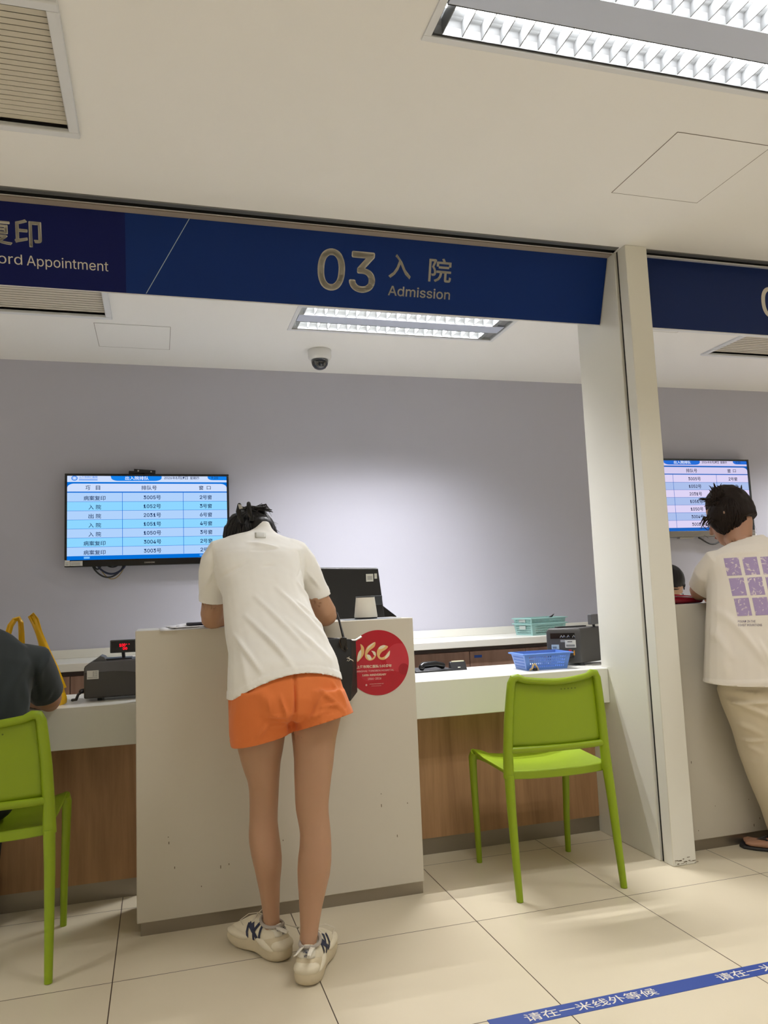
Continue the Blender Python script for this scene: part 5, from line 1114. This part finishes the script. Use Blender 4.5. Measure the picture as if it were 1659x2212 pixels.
for a_ in (ankL, ankR):
    ft = a_+V((0, 0, -.07)); dd = V((-.62, .78, 0)).normalized() if a_ is ankL else V((.2, .98, 0)).normalized(); x_ = V((dd.y, -dd.x, 0)); ol = [(-.07, .02), (-.05, .036), (.05, .036), (.13, .048), (.18, .045), (.2, .02)]
    pl = [ft+dd*l+x_*w_ for l, w_ in ol]+[ft+dd*l-x_*w_ for l, w_ in ol[::-1]]
    mb = MB(); mb.prism([V((p.x, p.y, .0)) for p in pl], (0, 0, .013), mat('black rubber', (38, 36, 36), .6)); o = mb.build('flip_flop', P2, bevel=.004)
    mb = MB(); c_ = ft+dd*.14; up_ = V((0, 0, .044)); mb.tube([ft+dd*.05+x_*.036+V((0, 0, .013)), c_.lerp(ft+dd*.05, .5)+x_*.02+V((0, 0, .047)), c_+V((0, 0, .03)), c_.lerp(ft+dd*.05, .5)-x_*.02+V((0, 0, .047)), ft+dd*.05-x_*.036+V((0, 0, .013))], .005, mat('black rubber', (38, 36, 36), .6), 8); mb.build('strap', o)
# tee with print
WS = [(1520, 1531, 1772, 2.785, .15, 0), (1475, 1532.5, 1768, 2.785, .148, .1), (1420, 1533.5, 1756, 2.785, .143, .15), (1360, 1534.5, 1742, 2.79, .138, .25), (1300, 1536, 1736, 2.80, .133, .3), (1262, 1536, 1730, 2.815, .128, .3), (1232, 1530, 1726, 2.825, .12, .35), (1210, 1530, 1716, 2.835, .108, .4), (1196, 1540, 1704, 2.843, .094, .4), (1186, 1553, 1688, 2.85, .08, .4), (1178, 1568, 1668, 2.858, .07, .4), (1171, 1580, 1650, 2.866, .064, .4), (1160, 1588, 1640, 2.876, .058, .4)]
S = MB(); S.loft([RP(xl, xr, y, Y, d_, ln) for y, xl, xr, Y, d_, ln in WS], TEE2)
S.tube([at(1570, 1215, 2.83), at(1547, 1218, 2.84), at(1532, 1240, 2.88), at(1520, 1265, 2.945), at(1510, 1284, 3.0)], [.06, .064, .064, .062, .06], TEE2, 22, ends=False)
S.tube([at(1690, 1215, 2.83), at(1712, 1218, 2.84), at(1728, 1240, 2.88), at(1742, 1265, 2.945), at(1752, 1282, 3.0)], [.06, .064, .064, .062, .06], TEE2, 22, ends=False)
c1, c2_ = at(1515, 1276, 2.968), at(1746, 1274, 2.968); d1 = V((-.28, .62, -.72)).normalized(); d2 = V((.35, .62, -.7)).normalized(); n2 = at(1612, 1172, 2.864); hb = at(1600, 1474, 2.785)
fP = folds([(1545, 1290, 1580, 1420, .012, .007), (1560, 1300, 1640, 1440, .014, .005), (1570, 1400, 1575, 1460, .012, .004), (1620, 1380, 1655, 1450, .013, .005), (1538, 1275, 1552, 1278, .005, -.006), (1500, 1262, 1520, 1258, .004, .004), (1502, 1248, 1522, 1244, .004, -.004), (1508, 1232, 1528, 1230, .004, .003), (1524, 1198, 1552, 1205, .004, .003), (1534, 1218, 1548, 1275, .0025, .0025), (1548, 1195, 1532, 1225, .0025, .0025), (1600, 1195, 1650, 1192, .008, .004)], 2.7)
def dP(co, no): return fP(co, no)+.0018*noise.noise(co*13)+(.002 if 0 < co.z-hb.z < .022 and co.z < .9 else 0)
tee2 = finish('tshirt', remesh(S, .006, 5), TEE2, P2, [(c1, d1, lambda p: (p-c1).length < .14 and p.y > 2.88 and p.x < c1.x+.12), (c2_, d2, lambda p: (p-c2_).length < .14 and p.y > 2.88 and p.x > c2_.x-.12), (n2, V((-.15, .4, .9)).normalized(), lambda p: (p-n2).length < .11 and p.z > n2.z-.012), (hb, V((-.04, .05, -1)).normalized(), lambda p: p.z < hb.z+.05)], dP, .0025)
bt2 = bvh_of(tee2); FL = flower_mat()
for r in range(3):
    for c in range(3):
        x0 = 1563+c*39.5+r*11; y0 = 1206-c*1.5+r*43.5; q = [at(x0+8, y0+38, 2.7), at(x0+40, y0+36.5, 2.7), at(x0+32, y0-2, 2.7), at(x0, y0, 2.7)]
        mb = MB(); gridquad(mb, *q, FL, 10); stick_on(mb, bt2, None, .0008); mb.build('print', tee2, smooth=75)
for k, tx in enumerate(('FOUND IN THE', 'COAST MOUNTAINS')):
    mb = MB(); a_, b_, c_ = at(1594, 1345+k*7.5, 2.7), at(1632 if k == 0 else 1646, 1344.5+k*8.2, 2.7), at(1594, 1340+k*7.5, 2.7); mb.text(tx, a_, b_, c_, mat('grey violet ink', (120, 110, 130), .9), .01); stick_on(mb, bt2, None, .0008); mb.build('print_caption', tee2, smooth=0)
S = MB()
S.loft([RP(xl, xr, y, Y, d_, 0) for y, xl, xr, Y, d_ in [(1440, 1552, 1752, 2.785, .12), (1480, 1562, 1752, 2.785, .125), (1520, 1572, 1752, 2.785, .125), (1545, 1582, 1748, 2.785, .11)]], BEIGE)
S.loft([RP(xl, xr, y, Y, d_, 0) for y, xl, xr, Y, d_ in [(1490, 1564, 1672, 2.785, .118), (1520, 1573.5, 1682, 2.787, .116), (1560, 1588, 1690, 2.79, .11), (1604, 1603.5, 1700, 2.795, .105), (1640, 1614, 1708, 2.797, .102), (1675, 1625.5, 1716, 2.80, .1), (1715, 1642, 1724, 2.80, .098), (1750, 1658, 1734, 2.80, .096), (1790, 1672, 1742, 2.80, .094), (1815, 1680, 1748, 2.80, .092)]], BEIGE)
S.loft([RP(xl, xr, y, Y, d_, 0) for y, xl, xr, Y, d_ in [(1490, 1650, 1752, 2.78, .118), (1604, 1700, 1796, 2.785, .105), (1715, 1736, 1820, 2.79, .098), (1815, 1770, 1845, 2.79, .092)]], BEIGE)
fB = folds([(1575, 1500, 1655, 1550, .010, .007), (1600, 1520, 1659, 1515, .007, .006), (1590, 1545, 1650, 1590, .010, .005), (1605, 1580, 1655, 1630, .008, .005), (1620, 1610, 1655, 1600, .007, .005), (1625, 1640, 1655, 1655, .007, .004), (1645, 1700, 1659, 1725, .006, .004)], 2.7)
tr2 = finish('trousers', remesh(S, .0065, 4), BEIGE, P2, (), lambda co, no: fB(co, no)+.003*noise.noise(co*11), 0); tuck(b2_, [tee2, tr2])
Hh = MB(); haircap(Hh, h2, R2, 1.06, HAIR2, -.055); Hh.ell(at(1564, 1114, 2.89), (.072, .07, .08), HAIR2); Hh.ell(at(1583, 1114, 2.89), (.05, .065, .08), HAIR2); Hh.ell(at(1570, 1080, 2.9), (.055, .05, .036), HAIR2)
hair2 = finish('hair', remesh(Hh, .0055, 4), HAIR2, P2, (), lambda co, no: .004*noise.noise(V((co.x*50, co.y*40, co.z*14)))+.002*noise.noise(co*50))
mb = MB(); locks(mb, at(1572, 1114, 2.89), (.086, .076, .086), at(1572, 1062, 2.87), 190, HAIR2, .005)
for px, py, n_, dx, dz in ((1552, 1072, 26, -.006, .045), (1590, 1072, 22, .02, .03), (1542, 1085, 16, -.035, .012), (1606, 1098, 16, .022, -.02), (1533, 1120, 10, -.016, -.02)):
    for k in range(n_):
        p = at(px+random.uniform(-12, 12), py+random.uniform(-6, 8), 2.875); e = V((dx+random.uniform(-.02, .02), 0, dz+random.uniform(-.015, .012)))
        mb.tube([p, p+e*.4+V((0, -.006, .008)), p+e*.8+V((0, 0, .004)), p+e*1.1+V((.006*random.uniform(-1, 1), 0, -.004))], [.005, .0042, .0022, .0005], HAIR2, 6)
mb.tube([at(1590, 1068, 2.88), at(1594, 1057, 2.88), at(1603, 1058, 2.88), at(1607, 1072, 2.88), at(1612, 1084, 2.88)], [.006, .005, .0045, .004, .0008], HAIR2, 7)
for k in range(26):
    p = at(random.choice((1530, 1560, 1600, 1618)), random.uniform(1070, 1165), 2.87); s_ = 1 if p.x > h2.x else -1; mb.tube([p, p+V((.02*s_, 0, random.uniform(-.01, .02))), p+V((random.uniform(.02, .05)*s_, 0, random.uniform(-.04, .02)))], [.0008, .0006, .0003], HAIR2, 4)
mb.build('loose_locks', hair2)
mb = MB(); mb.ell(at(1564, 1107, 2.792), (.004, .003, .006), mat('hair tie bead', (150, 120, 100), .5)); mb.build('hair_pin', hair2)
mb = MB(); mb.tube([h2+R2 @ V(q) for q in ((-.076, -.01, .008), (-.074, .05, .006), (-.062, .098, .002), (0, .106, .004), (.062, .098, .002), (.074, .05, .006), (.076, -.01, .008))], .0016, BLACKM, 6)
for q in (-1, 1): mb.tube([h2+R2 @ V((q*.032+.026*cos(a), .102, -.006+.019*sin(a))) for a in [2*pi*k/18 for k in range(18)]], .0015, BLACKM, 6, closed=True)
mb.build('glasses', P2)
# red purse beside her elbow
t = thing('purse', (2.3, 3.06, 1.05), 'red patent purse lying on the right counter beside the pillar', 'purse')
mb = MB(); rings = []
for k in range(9):
    u = k/8; x = 2.14+.255*u; h_ = (.062-.042*u)/1*(1 if k else .8); rings.append([V((x, 3.06+.05*cos(a)*(1-.4*u), 1.0515+h_/2+h_/2*sin(a)*(1+.05*sin(3*a)))) for a in [2*pi*j/20 for j in range(20)]])
mb.loft(rings, BAGRED); mb.build('body', t, bevel=.002)
mb = MB(); mb.tube([(2.15, 3.012, 1.088), (2.25, 3.014, 1.084), (2.35, 3.02, 1.075), (2.39, 3.03, 1.068)], .002, SILVER, 6); mb.build('zip', t)
mb = MB(); mb.tube([(2.15, 3.01, 1.098), (2.25, 3.018, 1.092), (2.35, 3.03, 1.081), (2.388, 3.045, 1.075)], .0026, RED, 6); mb.build('piping', t)

# ------------------------------------------------------------------ clerk behind the right counter
K = thing('person', (2.87, 4.0, 0), 'black haired clerk with bowed head behind the right counter, half hidden by the pillar', 'person')
hk = V((2.868, 3.93, 1.128)); RK = rot(V((.12, -.75, -.66)), V((0, -.5, .86))); B = MB()
B.loft([ring(V((2.85, 4.15+dy, z)), V((w_, 0, 0)), V((0, d_, 0)), 24) for z, w_, d_, dy in ((.46, .15, .12, 0), (.6, .15, .11, 0), (.75, .155, .105, -.02), (.88, .175, .1, -.05), (.97, .165, .085, -.08), (1.01, .1, .06, -.1))], SKIN)
B.tube([(2.855, 4.06, .98), hk+RK @ V((0, -.03, -.05))], [.055, .05], SKIN, 16); head(B, hk, RK, .96)
for s_ in (-1, 1):
    B.tube([(2.85+s_*.17, 4.08, .94), (2.85+s_*.2, 4.0, .78), (2.85+s_*.19, 3.98, .77)], [.05, .04, .038], SKIN, 14); B.tube([(2.85+s_*.2, 4.0, .775), (2.85+s_*.1, 3.84, .775)], [.036, .024], SKIN, 14); hand(B, V((2.85+s_*.1, 3.84, .765)), V((-s_*.5, -.8, -.1)), V((0, 0, 1)), s_, .3)
    B.tube([(2.85+s_*.09, 4.15, .52), (2.85+s_*.1, 3.78+.3, .5), (2.85+s_*.1, 4.08-.32, .49), (2.85+s_*.1, 3.80, .1), (2.85+s_*.1, 3.72, .035)], [.085, .075, .06, .045, .03], SKIN, 14)
finish('body', remesh(B, .007, 4), SKIN, K); face_parts(K, hk, RK, .96)
S = MB(); S.loft([ring(V((2.85, 4.15+dy, z)), V((w_+.012, 0, 0)), V((0, d_+.012, 0)), 24) for z, w_, d_, dy in ((.44, .16, .13, 0), (.6, .155, .11, 0), (.75, .16, .105, -.02), (.88, .18, .1, -.05), (.97, .168, .085, -.08), (1.0, .11, .065, -.1))], TEE)
for s_ in (-1, 1): S.tube([(2.85+s_*.13, 4.09, .95), (2.85+s_*.18, 4.06, .91), (2.85+s_*.195, 4.02, .84)], [.06, .06, .058], TEE, 16)
finish('blouse', remesh(S, .008, 4), mat('white blouse', (226, 228, 232), .85), K)
S = MB()
for s_ in (-1, 1): S.tube([(2.85+s_*.09, 4.15, .52), (2.85+s_*.1, 4.08, .505), (2.85+s_*.1, 3.76, .495), (2.85+s_*.1, 3.79, .12)], [.1, .088, .074, .058], TEE3, 14)
finish('trousers', remesh(S, .009, 4), mat('black trouser cotton', (34, 36, 40), .9), K)
Hh = MB(); haircap(Hh, hk, RK, 1.06, HAIR, -.05); Hh.tube([hk+RK @ V((0, -.1, .01)), hk+RK @ V((0, -.13, -.06)), hk+RK @ V((0, -.11, -.2))], [.03, .03, .008], HAIR, 12); hk_ = finish('hair', remesh(Hh, .006, 4), HAIR, K, (), lambda co, no: .002*noise.noise(V((co.x*60, co.y*20, co.z*20))))
mb = MB(); locks(mb, hk+RK @ V((0, -.01, .012)), (.092, .10, .112), hk+V((-.06, .08, .06)), 90, HAIR, .004)
for k in range(7): p = hk+RK @ V((.08, .03, .05-.01*k)); mb.tube([p, p+V((.022, -.01, .004-.004*k)), p+V((.028, -.02, -.05-.01*k))], [.0012, .0009, .0004], HAIR, 5)
mb.build('loose_locks', hk_)
t = thing('office_stool', (2.85, 4.2, 0), 'grey clerk stool under the seated clerk, hidden behind the right counter', 'stool')
mb = MB(); mb.lathe([(0, .38), (.18, .38), (.2, .4), (.2, .42), (.17, .435), (0, .435)], (2.85, 4.2, 0), TEE3, 28); mb.build('seat', t)
mb = MB(); mb.lathe([(0, .03), (.03, .03), (.03, .38), (0, .38)], (2.85, 4.2, 0), BLACKP, 16); mb.build('column', t)
mb = MB(); mb.lathe([(0, 0), (.22, 0), (.22, .02), (.04, .04), (0, .04)], (2.85, 4.2, 0), BLACKP, 28); mb.build('base', t)
